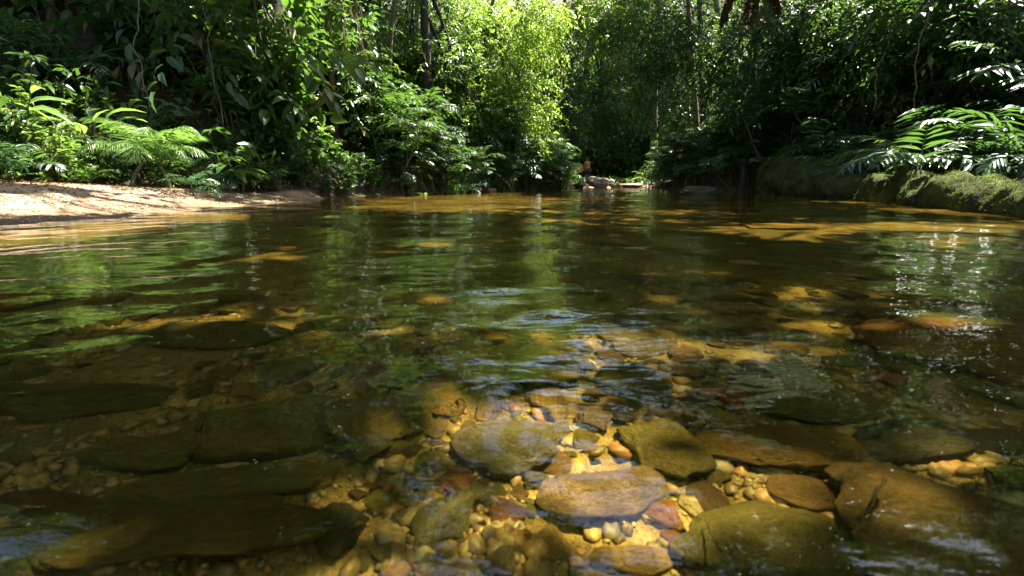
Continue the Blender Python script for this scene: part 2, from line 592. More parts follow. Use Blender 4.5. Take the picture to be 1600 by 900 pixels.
# ---------------------------------------------------------------- water surface with real ripples
wx = varspace(-9.5, 11, .013, .012)
wy = varspace(-4, 30, .012, .010, .4)
X, Y = np.meshgrid(wx, wy)
DX = np.gradient(wx)[None, :] + 0 * X
DY = np.gradient(wy)[:, None] + 0 * X
sp = np.maximum(DX * .6, DY)
Z = np.zeros_like(X)
for k in range(46):
    lam = .07 * (14 ** rng.uniform()) if k < 36 else rng.uniform(.5, 1.6)
    a = rng.normal(math.pi / 2, .75) if k % 3 else rng.uniform(0, 6.28)
    slope = .0118 if k < 36 else .010
    amp = slope * lam / 6.283
    env = .65 + .5 * np.sin(X * rng.uniform(.4, 1.4) + rng.uniform(0, 6)) * np.sin(Y * rng.uniform(.3, 1.1) + rng.uniform(0, 6))
    Z += amp * env * np.clip(lam / (3.0 * sp) - .6, 0, 1) * np.sin(6.283 / lam * (X * math.cos(a) + Y * math.sin(a)) + rng.uniform(0, 6.28))
for (cx, cy_, lam, am) in ((-.55, 1.05, .055, .0011), (.10, .75, .07, .0012)):       # small rings
    r_ = np.hypot(X - cx, Y - cy_)
    Z += am * np.exp(-(r_ / .22) ** 2) * np.sin(6.283 * r_ / lam)
mb = MB()
ii = np.arange(X.size).reshape(X.shape)
Qd = np.stack([ii[:-1, :-1], ii[:-1, 1:], ii[1:, 1:], ii[1:, :-1]], -1).reshape(-1, 4)
mb.add(np.stack([X, Y, Z], -1).reshape(-1, 3), Qd)
water = link('water', mb.mesh('water', M['water']))
water['kind'] = 'structure'
water.cycles.is_caustics_caster = True

# ---------------------------------------------------------------- sun shafts: openings in the canopy
SUNV = np.array(SUN)
HOLES = []       # (point, direction, radius, softness)


def shaft(px, py, Y_, r, d=None):
    HOLES.append((np.array(at(px, py, Y_)), SUNV if d is None else d, r))


def shaft_w(px, py, r):
    HOLES.append((np.array(on_water(px, py)), SUNV, r))


for a in [(830, 110, 20, 1.9), (845, 30, 19, 1.8), (790, 60, 21, 1.6), (845, 200, 20, 1.0), (760, 20, 19, 1.2), (870, 260, 22, .9), (935, 284, 28, .9), (905, 20, 26, .9),
          (60, 195, 7.8, 1.15), (150, 180, 8.4, .95), (235, 190, 8.7, .75), (15, 150, 8, .8), (60, 250, 7.4, .8), (200, 250, 8.0, .7), (100, 120, 9.2, .5),
          (100, 298, 6.0, .8), (230, 300, 6.8, .75), (340, 305, 8.0, .6), (430, 310, 9.3, .45), (20, 292, 5.6, .7), (310, 255, 8.5, .4), (0, 305, 5.4, .6),
          (600, 15, 16, 1.1), (620, 75, 16, .7), (560, 60, 14, .6), (700, 70, 18, .9), (500, 180, 13, .6), (550, 165, 13.5, .6), (660, 130, 16, .8), (680, 200, 17, .5), (610, 180, 15, .5),
          (440, 60, 12, .5), (490, 30, 13, .4), (630, 260, 14.2, .4), (640, 100, 15, .5), (740, 180, 18, .8), (470, 130, 12, .4), (400, 110, 12, .3), (380, 190, 10, .35), (720, 250, 17, .5), (800, 250, 19.5, .5),
          (1440, 195, 8.8, .5), (1570, 110, 9.4, .55), (1585, 190, 8.0, .4), (1480, 175, 9, .35), (1340, 90, 14, 1.0), (1290, 60, 15, .7), (1460, 240, 8.3, .3), (1390, 140, 13, .4),
          (1560, 50, 11.5, .4), (1010, 200, 24, .8), (995, 240, 24, .6), (940, 40, 26, .7), (1000, 60, 22, .6), (1120, 60, 19, .5), (720, 100, 19.5, 1.2), (735, 40, 20, 1.2), (970, 110, 24, .7), (1060, 140, 21, .4), (1090, 120, 20, .6), (1180, 90, 18, .4), (1050, 190, 20, .4),
          (1490, 290, 7.2, .8), (1580, 292, 6.4, .8), (1360, 272, 10.0, .5), (1430, 195, 10, .6), (1245, 248, 15.2, .7), (1300, 262, 12.5, .45), (1200, 200, 16, .4)]:
    shaft(*a)
for a in [(1190, 350, .5), (1300, 346, .5), (1420, 347, .55), (1540, 352, .5), (1600, 347, .5), (1250, 362, .3), (1480, 366, .35), (700, 366, .3), (900, 370, .25), (440, 384, .3), (200, 350, .6),
          (60, 365, .6), (330, 335, .7), (1100, 405, .2), (1160, 408, .14), (1110, 436, .14), (690, 830, .24), (620, 870, .2), (780, 850, .25), (870, 840, .22), (980, 850, .18), (880, 560, .27), (800, 700, .14),
          (940, 500, .26), (920, 640, .2), (1000, 620, .15), (590, 650, .09), (420, 650, .07), (1200, 830, .09), (1480, 480, .25), (1500, 540, .15), (1100, 480, .14), (760, 470, .15), (640, 560, .12), (500, 470, .2), (300, 460, .25), (350, 560, .12), (1080, 590, .10), (1100, 640, .07), (700, 730, .07), (1390, 550, .10), (1460, 600, .12), (1370, 740, .05), (60, 690, .10), (20, 760, .08), (830, 640, .08), (740, 640, .07),
          (1530, 640, .09), (800, 790, .08), (1080, 790, .08), (1220, 690, .04), (1000, 470, .14), (1250, 440, .15), (640, 430, .15), (240, 790, .09), (390, 820, .06), (1450, 770, .08), (1560, 850, .10), (130, 850, .07), (200, 640, .06), (470, 700, .06), (1290, 620, .08), (1180, 560, .10)]:
    shaft_w(*a)
for px, py, r in [(830, 690, 1.7), (960, 790, 2.1), (620, 510, .8), (1285, 560, .9), (1430, 420, .8), (330, 400, .5), (590, 560, .5)]:
    d = ray(px, py).normalized()                     # openings on to the sky that the water mirrors
    HOLES.append((np.array(on_water(px, py)), np.array((d.x, d.y, -d.z)), r))


def keep(P, scale=1.0):
    """False for foliage that would stand in one of the canopy's openings"""
    ok = np.ones(len(P), bool)
    for p0, d, r in HOLES:
        v = P - p0
        tt = v @ d
        dist = np.linalg.norm(v - tt[:, None] * d, axis=1)
        ok &= ~((dist < r * scale) & (tt > .5))
    return ok


# ---------------------------------------------------------------- submerged and bank stones
def stone_mesh(name, seed, angular=.5, sub=4, sq=(1, 1, 1), mat='stone'):
    bm = bmesh.new()
    bmesh.ops.create_icosphere(bm, subdivisions=sub, radius=1)
    rr = random.Random(seed)
    cuts = [(Vector((rr.gauss(0, 1), rr.gauss(0, 1), rr.gauss(0, .8))).normalized(), rr.uniform(.55, .9)) for _ in range(9)]
    o = Vector((seed * 3.1, seed * 1.7, 0))
    for v in bm.verts:
        p_ = v.co.copy()
        for n_, d_ in cuts:
            k = p_.dot(n_)
            if k > d_: p_ -= n_ * (k - d_) * angular
        f = 1 + .22 * mnoise.noise(p_ * 1.1 + o) + .09 * mnoise.noise(p_ * 2.7 + o) + .035 * mnoise.noise(p_ * 7 + o) + .02 * mnoise.noise(p_ * 17 + o) - .10 * angular * abs(mnoise.noise(p_ * 2.1 + o * 2)) - .05 * angular * abs(mnoise.noise(p_ * 5.3 + o))
        v.co = Vector((p_.x * sq[0], p_.y * sq[1], p_.z * sq[2])) * f
    me = bpy.data.meshes.new(name)
    bm.to_mesh(me)
    bm.free()
    me.shade_smooth()
    me.materials.append(M[mat])
    return me


ROUND = [stone_mesh('river_stone', s, .35, 4) for s in (1, 2, 3, 4)]
ANG = [stone_mesh('river_stone', s, .97, 5) for s in (11, 12, 13, 14, 15)]
SLAB = [stone_mesh('river_stone', s, .8, 4) for s in (21, 22, 23)]
OLIVE, DKOL, ORANGE, TAN, GOLD, CREAM, GREY, SLATE, BROWN, PURP = ((.20, .175, .07), (.135, .115, .05), (.36, .17, .05), (.40, .29, .14), (.36, .25, .085), (.60, .52, .34), (.18, .17, .13),
                                                                   (.075, .08, .068), (.14, .085, .05), (.27, .20, .15))


def stone(px, py, w, h, depth, col, shape, label, name='river_stone', rz=None, thick=None, group=None, cat='stone', zoff=.4):
    """a stone on the bed: centre (px, py) and size (w, h) as seen through the water"""
    c = on_bed(px, py, depth)
    a = on_bed(px, py + h / 2, depth)
    b = on_bed(px, py - h / 2, depth)
    dist = (on_water(px, py) - Vector((0, 0, CAM_H))).length + (c - on_water(px, py)).length * .8
    sx = w / FPX * dist * .5
    sy = max((b - a).length * .5 * .85, .25 * sx)
    sz = thick if thick else min(.6 * min(sx, sy), .17)
    for _ in range(5):                                       # rest it on the real bed under that line of sight
        g_ = gz(c.x, c.y)
        c = on_bed(px, py, max(.05, -g_ - sz * .6))
    pool = {'r': ROUND, 'a': ANG, 's': SLAB}[shape]
    o = link(name, random.choice(pool))
    rz = random.uniform(-.25, .25) if rz is None else rz
    o.rotation_euler = (random.uniform(-.1, .1), random.uniform(-.1, .1), rz + random.choice((0, math.pi)))
    o.scale = (sx * 1.04, sy * 1.04, sz)
    o.location = (c.x, c.y, min(gz(c.x, c.y) + sz * zoff, -sz - .03 if depth > .06 else 9))
    o.color = (*col, 1)
    o.cycles.is_caustics_receiver = True
    tag(o, label, cat, group)
    TAKEN.append((c.x, c.y, max(sx, sy)))
    return o


TAKEN = []
for a in [
    (270, 825, 400, 150, .27, DKOL, 'a', 'huge dark olive boulder under water in the lower left corner', 'boulder', .12),
    (425, 650, 210, 110, .30, OLIVE, 's', 'tilted olive slab running up towards the squarish olive boulder', 'stone_slab', .35),
    (590, 655, 170, 115, .30, OLIVE, 'a', 'squarish olive boulder right of the tilted olive slab', 'boulder', .1),
    (225, 700, 200, 70, .32, OLIVE, 'a', 'long dark stone lying behind the huge lower left boulder', 'boulder', .1),
    (110, 620, 260, 50, .34, DKOL, 'a', 'broad almost black slab under water at the left edge', 'stone_slab', .05),
    (527, 822, 84, 130, .27, SLATE, 's', 'upright bluish slate piece beside the huge lower left boulder', 'stone_slab', .1),
    (707, 750, 72, 72, .24, ORANGE, 'a', 'rust orange angular stone alone above the sandy gravel patch', 'river_stone', .2),
    (792, 802, 56, 54, .25, ORANGE, 'a', 'small orange stone between the slate piece and the pale stones', 'river_stone', .4),
    (777, 876, 58, 56, .24, GREY, 'r', 'smooth greyish brown pebble at the bottom edge', 'river_stone', .6),
    (601, 829, 28, 46, .25, CREAM, 'r', 'small upright cream pebble on the sandy gravel patch', 'pebble', .1),
    (985, 866, 120, 66, .23, TAN, 'r', 'pale yellow oblong stone at the bottom edge, largest of the pale ones', 'river_stone', -.15),
    (872, 850, 100, 62, .25, TAN, 'a', 'pale tan wedge stone left of the pale yellow oblong one', 'river_stone', -.5),
    (1078, 790, 34, 62, .24, CREAM, 'a', 'cream leaf-shaped sliver of stone standing by the large flat olive boulder', 'river_stone', .15),
    (1036, 802, 58, 54, .25, ORANGE, 'a', 'orange brown chunk touching the cream sliver of stone', 'river_stone', .2),
    (1105, 780, 50, 70, .26, BROWN, 'a', 'rusty brown stone tucked behind the cream sliver of stone', 'river_stone', .2),
    (790, 690, 160, 100, .29, GREY, 'r', 'rounded grey stone in mid stream under the bright sky reflection', 'river_stone', .1),
    (940, 765, 190, 100, .26, PURP, 'r', 'rounded purplish tan stone under the second sky reflection', 'river_stone', .1),
    (1030, 695, 120, 130, .30, OLIVE, 's', 'olive slab standing left of the long log-like stone', 'stone_slab', .3),
    (1205, 690, 250, 92, .29, (.22, .15, .05), 's', 'long brown log-like stone with streaks', 'river_stone', -.12),
    (1265, 772, 110, 62, .25, (.22, .15, .08), 'r', 'brown bean-shaped stone below the long log-like stone', 'river_stone', -.2),
    (1352, 732, 84, 82, .24, TAN, 'a', 'round lumpy tan stone at the end of the long log-like stone', 'river_stone', .3),
    (1195, 845, 230, 130, .27, (.17, .16, .07), 'r', 'large flat olive boulder at the bottom edge', 'boulder', -.1),
    (340, 752, 300, 70, .30, OLIVE, 's', 'long olive slab leaning on the back of the huge lower left boulder', 'stone_slab', .18),
    (110, 880, 170, 60, .27, OLIVE, 'a', 'olive rock in the very corner at the lower left', 'boulder', .1),
    (1490, 815, 320, 200, .25, (.20, .14, .075), 'a', 'very large dark brown boulder in the lower right corner', 'boulder', -.15),
    (1415, 682, 140, 66, .30, SLATE, 's', 'dark flat stone above the very large brown boulder', 'river_stone', .15),
    (1290, 632, 170, 66, .32, OLIVE, 's', 'layered olive rock behind the long log-like stone', 'river_stone', 0),
    (1560, 690, 120, 40, .30, SLATE, 's', 'grey green slab at the right edge above the brown boulder', 'stone_slab', 0),
    (1480, 485, 190, 60, .30, OLIVE, 's', 'flat olive boulder in the shallows far to the right', 'boulder', 0),
    (1535, 535, 250, 100, .28, (.22, .13, .06), 's', 'broad reddish brown slab at the right edge in mid water', 'stone_slab', 0),
    (1000, 590, 120, 90, .33, DKOL, 's', 'dark squarish slab right of the golden rubble', 'stone_slab', .1),
    (1000, 525, 110, 50, .36, DKOL, 's', 'dark ledge at the far end of the golden rubble', 'stone_slab', .2),
    (1385, 540, 40, 56, .28, ORANGE, 'r', 'orange oval stone at the tip of the broad reddish slab', 'river_stone', .5),
    (855, 625, 60, 60, .29, GOLD, 'a', 'golden block in mid stream, brightest of the golden rubble', 'river_stone', .2),
    (835, 570, 130, 70, .32, (.22, .19, .07), 's', 'mossy yellow slab left of the golden rubble', 'stone_slab', .2),
    (690, 620, 70, 60, .30, GOLD, 'r', 'round golden pebble touching the squarish olive boulder on its right', 'river_stone', .2),
    (728, 568, 44, 36, .33, TAN, 'r', 'small tan stone beyond the rounded grey stone', 'river_stone', 0),
    (678, 665, 36, 40, .28, GOLD, 'a', 'yellow pebble by the right flank of the squarish olive boulder', 'pebble', 0),
    (760, 628, 40, 50, .30, GOLD, 'a', 'amber stone just beyond the rounded grey stone', 'river_stone', 0),
    (590, 700, 150, 50, .30, DKOL, 's', 'dark ridge of stone in front of the squarish olive boulder', 'stone_slab', .1),
    (60, 790, 150, 60, .30, BROWN, 's', 'brown stone half hidden behind the huge lower left boulder', 'river_stone', .1),
    (1105, 436, 90, 20, .30, TAN, 's', 'pale flat stone under far water right of midstream', 'stone_slab', 0),
    (1160, 408, 44, 10, .22, CREAM, 's', 'small cream flat stone showing under far water', 'river_stone', 0),
    (1205, 352, 100, 14, .16, GOLD, 's', 'golden sunlit slab in the shallows before the mossy log', 'stone_slab', 0),
    (710, 366, 80, 10, .34, GOLD, 's', 'golden sunlit slab in far midstream', 'stone_slab', 0),
    (440, 386, 90, 12, .30, GOLD, 's', 'golden sunlit slab off the sandy beach', 'stone_slab', 0),
    (895, 371, 60, 9, .34, GOLD, 's', 'small golden slab in far midstream, right of the larger one', 'stone_slab', 0),
    (1145, 480, 60, 24, .30, TAN, 'r', 'tan cobble under mid water before the flat olive boulder', 'river_stone', 0),
    (560, 500, 150, 40, .38, DKOL, 's', 'dark slab in the deep water left of midstream', 'stone_slab', 0),
    (330, 520, 200, 40, .36, DKOL, 's', 'wide dark slab deep under the green reflections', 'stone_slab', 0),
    (30, 465, 90, 26, .30, ORANGE, 's', 'rusty stone under shallow water at the left edge', 'river_stone', 0),
]:
    stone(*a)
rs = random.Random(5)
cnt = 0
LV = [((.24, .17, .07), 'golden brown cobble on the stream bed among others like it'), (OLIVE, 'olive film-covered cobble on the stream bed among others like it'),
      (ORANGE, 'rusty orange cobble on the stream bed among others like it'), (GREY, 'grey cobble on the stream bed among others like it'), (TAN, 'pale tan cobble on the stream bed among others like it')]
while cnt < 230:
    if cnt < 130:
        px, py, = rs.uniform(0, 1600), 420 + 470 * rs.random() ** .9
    else:
        px, py = rs.uniform(560, 1250), rs.uniform(560, 895)
    k = rs.choices(range(5), (4, 6, 1.2, 3, 1.2))[0]
    dd = .33
    c = on_bed(px, py, dd)
    if not (xl(c.y) + .3 < c.x < xr(c.y) - .3): continue
    s = rs.uniform(.018, .05) if cnt >= 130 else rs.uniform(.03, .10) * (1 if c.y < 2.5 else 1.8)
    if any(math.hypot(c.x - q[0], c.y - q[1]) < q[2] * .8 + s * .7 for q in TAKEN): continue
    o = link('cobble', rs.choice(ROUND[:1] + ANG + ANG + SLAB))
    o.scale = (s, s * rs.uniform(.6, .95), s * rs.uniform(.4, .6))
    o.rotation_euler = (rs.uniform(-.2, .2), rs.uniform(-.2, .2), rs.uniform(0, 6.28))
    o.location = (c.x, c.y, min(gz(c.x, c.y) + s * .2, -s - .02))
    o.color = (*[ch * rs.uniform(.75, 1.2) for ch in LV[k][0]], 1)
    o.cycles.is_caustics_receiver = True
    tag(o, LV[k][1], 'stone', 'cobbles on the stream bed')
    TAKEN.append((c.x, c.y, s))
    cnt += 1

# gravel: uncountable small pebbles
base = []
for s in range(4):
    bm = bmesh.new()
    bmesh.ops.create_icosphere(bm, subdivisions=2, radius=1)
    cuts = [(Vector((math.cos(q * 2.4 + s), math.sin(q * 2.4 + s), math.sin(q * 1.7 + s * 2) * .8)).normalized(), .55 + .06 * (q % 4)) for q in range(8)]
    for v in bm.verts:
        for n_, d_ in cuts if s % 2 else ():
            if v.co.dot(n_) > d_: v.co -= n_ * (v.co.dot(n_) - d_) * .9
        v.co *= 1 + .5 * mnoise.noise(v.co * 1.3 + Vector((s * 9, 3, 1))) - .25 * abs(mnoise.noise(v.co * 2.2 + Vector((s, 7, 1))))
    bm.verts.ensure_lookup_table()
    base.append((np.array([v.co[:] for v in bm.verts]), np.array([[v.index for v in f.verts] for f in bm.faces])))
    bm.free()
mb = MB()
N = 20000
py_ = 345 + 560 * rng.random(N) ** .75
px_ = rng.uniform(-80, 1680, N)
Pb = np.array([on_bed(a, b, .33) for a, b in zip(px_, py_)])
patch = np.sin(Pb[:, 0] * 5 + 1) * np.sin(Pb[:, 1] * 4 + 2 * np.sin(Pb[:, 0] * 3))
ok = (Pb[:, 0] > xl(Pb[:, 1]) + .15) & (Pb[:, 0] < xr(Pb[:, 1]) - .1) & (Pb[:, 1] < 9) & ((patch > .0) | (rng.random(N) < .2))
Pb = Pb[ok]
sz = np.minimum(np.exp(rng.normal(math.log(.0055), .75, len(Pb))), .024) * (1 + .22 * Pb[:, 1])
Pb[:, 2] = ground_z(Pb[:, 0], Pb[:, 1]) + sz * .15
for s in range(4):
    idx = np.arange(len(Pb))[s::4]
    v, f = base[s]
    n = len(idx)
    an = rng.uniform(0, 6.28, n)
    sc3 = np.stack([sz[idx], sz[idx] * rng.uniform(.55, 1, n), sz[idx] * rng.uniform(.4, .75, n)], 1)
    L_ = v[None] * sc3[:, None, :]
    ca_, sa_ = np.cos(an)[:, None], np.sin(an)[:, None]
    W_ = np.stack([L_[..., 0] * ca_ - L_[..., 1] * sa_, L_[..., 0] * sa_ + L_[..., 1] * ca_, L_[..., 2]], -1) + Pb[idx][:, None, :]
    mb.add(W_.reshape(-1, 3), (f[None] + (np.arange(n) * len(v))[:, None, None]).reshape(-1, 3))
o = link('gravel', mb.mesh('gravel', M['gravel']))
tag(o, 'golden brown gravel and small pebbles covering the stream bed', 'gravel', kind='stuff')
o.cycles.is_caustics_receiver = True

# sunken twigs
def twig(pts, r, label):
    mb = MB()
    pts = np.array(pts, float)
    tt = np.linspace(0, 1, 14)
    path = np.stack([np.interp(tt, np.linspace(0, 1, len(pts)), pts[:, i]) for i in range(3)], 1)
    path[1:-1] += rng.normal(0, r * .45, (12, 3))
    add_tube(mb, path, np.linspace(r, r * .5, 14), 7)
    o = link('twig', mb.mesh('twig', M['bark']))
    tag(o, label, 'twig')
    o.cycles.is_caustics_receiver = True
twig([on_bed(1385, 745, .16), on_bed(1365, 780, .18), on_bed(1330, 830, .2), on_bed(1325, 860, .22)], .0035, 'thin brown twig lying between the tan stone and the brown boulder')
twig([on_bed(312, 672, .22), on_bed(318, 645, .24), on_bed(270, 632, .26)], .006, 'bent orange twig under water by the long dark stone')
twig([on_bed(1128, 860, .22), on_bed(1112, 835, .24), on_bed(1100, 812, .25)], .0025, 'fine pale twig beside the large flat olive boulder')


# ---------------------------------------------------------------- mossy log and rocks on the right bank
def mossy_body(path, radii, seed, amp=.22, rings=60, sides=40):
    path = np.array(path, float)
    radii = np.array(radii, float)
    tt = np.linspace(0, 1, rings)
    u = np.linspace(0, 1, len(path))
    Pc = np.stack([np.interp(tt, u, path[:, i]) for i in range(3)], 1)
    for _ in range(3): Pc[1:-1] = (Pc[:-2] + Pc[1:-1] * 2 + Pc[2:]) / 4
    rr = np.interp(tt, u, radii)
    for _ in range(2): rr[1:-1] = (rr[:-2] + rr[1:-1] * 2 + rr[2:]) / 4
    rr = rr * np.clip(np.minimum(tt, 1 - tt) * 24, .05, 1) ** .5
    T = nrm(np.gradient(Pc, axis=0))
    A = nrm(np.cross(T, np.array([0, 0, 1.0])))
    B = np.cross(A, T)
    an = np.arange(sides) / sides * 2 * math.pi
    Vv = np.zeros((rings, sides, 3))
    for i in range(rings):
        for j in range(sides):
            d = A[i] * math.cos(an[j]) + B[i] * math.sin(an[j])
            q = Vector(Pc[i] + d * rr[i])
            o_ = Vector((seed, 0, 0))
            f = 1 + amp * mnoise.noise(q * 1.6 + o_) + amp * .6 * mnoise.noise(q * 4.3 + o_) - amp * .7 * abs(mnoise.noise(q * 2.6 + o_)) + amp * .4 * mnoise.noise(q * 11 + o_) + amp * .22 * mnoise.noise(q * 27 + o_)
            Vv[i, j] = Pc[i] + d * rr[i] * f
    return Vv


def mossy(name, label, cat, path, radii, seed, tufts, amp=.22, parent=None):
    Vv = mossy_body(path, radii, seed, amp)
    rings, sides = Vv.shape[:2]
    i = np.arange(rings - 1)[:, None] * sides
    j = np.arange(sides)[None, :]
    q = np.stack([i + j, i + (j + 1) % sides, i + sides + (j + 1) % sides, i + sides + j], -1).reshape(-1, 4)
    mb = MB()
    mb.add(Vv.reshape(-1, 3), q)
    o = link(name, mb.mesh(name, M['moss']), parent)
    if parent is None: tag(o, label, cat)
    o.cycles.is_caustics_receiver = True
    V = Vv.reshape(-1, 3)
    c = V[q].mean(1)
    n = np.cross(V[q[:, 1]] - V[q[:, 0]], V[q[:, 3]] - V[q[:, 0]])
    ar = np.linalg.norm(n, axis=1)
    n = nrm(n)
    ctr = np.repeat(Vv.mean(1), sides, 0)[q[:, 0]]
    n *= np.sign(((c - ctr) * n).sum(1))[:, None]
    patch = np.array([mnoise.noise(Vector(x) * 2.2 + Vector((seed, 5, 0))) for x in c])
    wgt = ar * np.clip(n[:, 2] * .9 + .1 + patch * 1.5, .004, 1) * (c[:, 2] > .02)
    pick = rng.choice(len(c), tufts, p=wgt / wgt.sum())
    jit = rng.normal(0, 1, (tufts, 3)) * np.sqrt(ar[pick])[:, None] * .5
    jit -= (jit * n[pick]).sum(1)[:, None] * n[pick]
    P = c[pick] + jit
    D = n[pick] * .8 + rng.normal(0, .6, (tufts, 3))
    mt = MB()
    add_leaves(mt, P - n[pick] * .005, D, rng.normal(0, 1, (tufts, 3)), rng.uniform(.010, .032, tufts), rng.uniform(.006, .014, tufts), 'far')
    link('moss', mt.mesh('moss', M['moss_tuft']), o)
    return o


stump = mossy('mossy_stump', 'dark moss-covered stump end of the fallen trunk, highest lump on the right bank', 'stump',
      [(8.75, 18.6, -.1), (8.45, 17, .12), (8.25, 15.6, .42), (7.95, 14.2, .38), (7.6, 12.3, .22), (7.35, 10.9, .12)], [.22, .55, .85, .7, .52, .40], 3, 9000, .32)
mossy('knob', None, None,
      [(8.3, 15.6, .55), (8.25, 15.35, .95), (8.2, 15.2, 1.22)], [.5, .36, .24], 8, 2200, .2, stump)
mossy('mossy_log', 'dark middle length of the mossy log beside the water', 'log',
      [(7.5, 10.75, .05), (7.25, 10.0, .12), (7.05, 9.3, .10), (6.9, 8.55, .02)], [.40, .48, .45, .36], 5, 7000, .3)
mossy('mossy_log', 'sunlit pale green length of the mossy log at the right edge', 'log',
      [(6.62, 8.45, .04), (6.45, 7.5, .10), (6.2, 6.5, .06), (6.0, 5.5, .08), (5.9, 4.3, .05)], [.40, .39, .32, .36, .32], 14, 14000, .3)
o = link('bank_rock', stone_mesh('bank_rock', 31, .5, 5, mat='rock'))
p_ = on_water(1092, 304)
o.location = (p_.x, p_.y, .06)
o.scale = (.52, .5, .2)
o.color = (.05, .045, .022, 1)
tag(o, 'low flat brown rock breaking the water before the dark hollow', 'rock')

# small wooden post in the hollow
mb = MB()
b_ = at(1160, 292, 17.2)
add_tube(mb, [(b_.x, b_.y, 0), (b_.x + .02, b_.y, .5), (b_.x - .02, b_.y, .85), (b_.x, b_.y, 1.05)], [.12, .1, .1, .08], 9)
o = link('broken_post', mb.mesh('broken_post', M['bark_dark']))
tag(o, 'short dark broken trunk standing in the hollow behind the log', 'stump')

# pale rocks closing the pool
for (px, py, Y_, w, h, col, lab) in [(935, 285, 27.6, 1.25, .6, (.24, .22, .19), 'pale craggy rock in sunlight at the far end of the pool'),
                                   (905, 289, 27.0, .55, .34, (.10, .08, .07), 'dark wet rock left of the pale craggy rock'),
                                   (962, 290, 27.2, .7, .3, (.30, .26, .22), 'greyish block right of the pale craggy rock'),
                                   (985, 289, 28.4, 1.2, .2, (.22, .15, .10), 'flat reddish tan rock shelf right of the greyish block'),
                                   (1005, 292, 28.2, .8, .18, (.26, .22, .18), 'low rock touching the water near the right bank bush'),
                                   (901, 263, 34.0, .8, .5, (.42, .24, .17), 'rounded pinkish rock next to the distant person'),
                                   (745, 297, 17.3, .28, .16, (.40, .33, .26), 'small pale rock at the foot of the left bank palms'),
                                   (768, 297, 18.0, .3, .13, (.36, .24, .16), 'small reddish rock at the foot of the left bank palms'),
                                   (832, 295, 20.5, .3, .12, (.34, .30, .26), 'small grey rock below the bright overhanging tree')]:
    c = at(px, py, Y_)
    o = link('rock', stone_mesh('rock', int(px), 1.0, 4, mat='rock'))
    o.location = (c.x, c.y, max(c.z, gz(c.x, c.y) + h * .1))
    o.scale = (w * .6, w * .5, h * .62)
    o.rotation_euler = (0, 0, random.uniform(-.5, .5))
    o.color = (*col, 1)
    tag(o, lab, 'rock')


# ---------------------------------------------------------------- plant builders (all in local space, base at the origin)
def frond_mesh(name, L, pairs, plen, pw, e0, e1, seed, mat, tmpl='mid', bare=.14, a0=75, a1=28, droop=.18):
    r = np.random.default_rng(seed)
    K = 18
    tt = np.linspace(0, 1, K)
    el = np.radians(e0 + (e1 - e0) * tt ** 1.15)
    az = np.cumsum(r.normal(0, .02, K))
    T = np.stack([np.cos(el) * np.cos(az), np.cos(el) * np.sin(az), np.sin(el)], 1)
    P = np.concatenate([[np.zeros(3)], np.cumsum(T[:-1] * L / (K - 1), 0)])
    S = nrm(np.cross(np.array([0, 0, 1.0]), T) + r.normal(0, .05, 3))
    Nn = np.cross(T, S)
    mb = MB()
    add_tube(mb, P, np.linspace(.008, .002, K) * max(L, .5), 5)
    ti = np.linspace(bare, .99, pairs)
    ti = np.concatenate([ti, ti])
    sd = np.concatenate([np.ones(pairs), -np.ones(pairs)])
    ti = np.clip(ti + r.normal(0, .25 / pairs, 2 * pairs), 0, 1)
    f = lambda a: np.stack([np.interp(ti, tt, a[:, i]) for i in range(3)], 1)
    u = (ti - bare) / (1 - bare)
    ang = np.radians(a0 + (a1 - a0) * u + r.normal(0, 4, 2 * pairs))
    D = f(T) * np.cos(ang)[:, None] + f(S) * (sd * np.sin(ang))[:, None] + f(Nn) * .12 - np.array([0, 0, droop]) + r.normal(0, .05, (2 * pairs, 3))
    N = f(Nn) + f(S) * (-.25 * sd)[:, None] + r.normal(0, .12, (2 * pairs, 3))
    ln = plen * np.clip(np.sin(math.pi * (.18 + .78 * u)), .15, 1) ** .7 * r.uniform(.88, 1.08, 2 * pairs)
    add_leaves(mb, f(P), D, N, ln, pw * (.55 + .45 * ln / plen), tmpl, curl=r.uniform(.4, 1.3, 2 * pairs))
    return mb.mesh(name, mat)


FR_PALM = [frond_mesh('frond', 1.0, 11, .36, .052, 62, -25, 40 + s, M['leaf_palm'], 'mid') for s in range(3)]
FR_PALMF = [frond_mesh('frond', 1.0, 11, .36, .055, 58, -25, 50 + s, M['leaf_palm'], 'far') for s in range(2)]
FR_WILD = [frond_mesh('frond', 1.0, 12, .36, .052, 55, -12, 60 + s, M['leaf_palm'], 'mid', a0=65) for s in range(3)]
FR_FERN = [frond_mesh('frond', 1.0, 26, .22, .03, 66, -35, 70 + s, M['leaf_fern'], 'far', a0=85, a1=45, bare=.2) for s in range(3)]
FR_CYC = [frond_mesh('frond', 1.0, 34, .30, .014, 70, -55, 80 + s, M['leaf_fern'], 'far', a0=60, a1=30, droop=.5) for s in range(3)]
FR_DRY = [frond_mesh('frond', 1.0, 30, .5, .02, 10, -75, 90 + s, M['leaf_brown'], 'far', a0=35, a1=15, droop=.5) for s in range(2)]


def stem_mesh(h, r, seed, bend=.15, mat='stem'):
    rr = np.random.default_rng(seed)
    k = 8
    z = np.linspace(0, h, k)
    b = rr.normal(0, bend, 2)
    path = np.stack([b[0] * (z / max(h, .01)) ** 2 * h, b[1] * (z / max(h, .01)) ** 2 * h, z], 1)
    mb = MB()
    add_tube(mb, path, np.linspace(r, r * .6, k), 7)
    return mb.mesh('stem', M[mat]), path[-1]


def copy_thing(root):
    c = root.copy()
    COL.objects.link(c)
    for ch in root.children:
        d = ch.copy()
        COL.objects.link(d)
        d.parent = c
        for g in ch.children:
            e = g.copy()
            COL.objects.link(e)
            e.parent = d
    return c


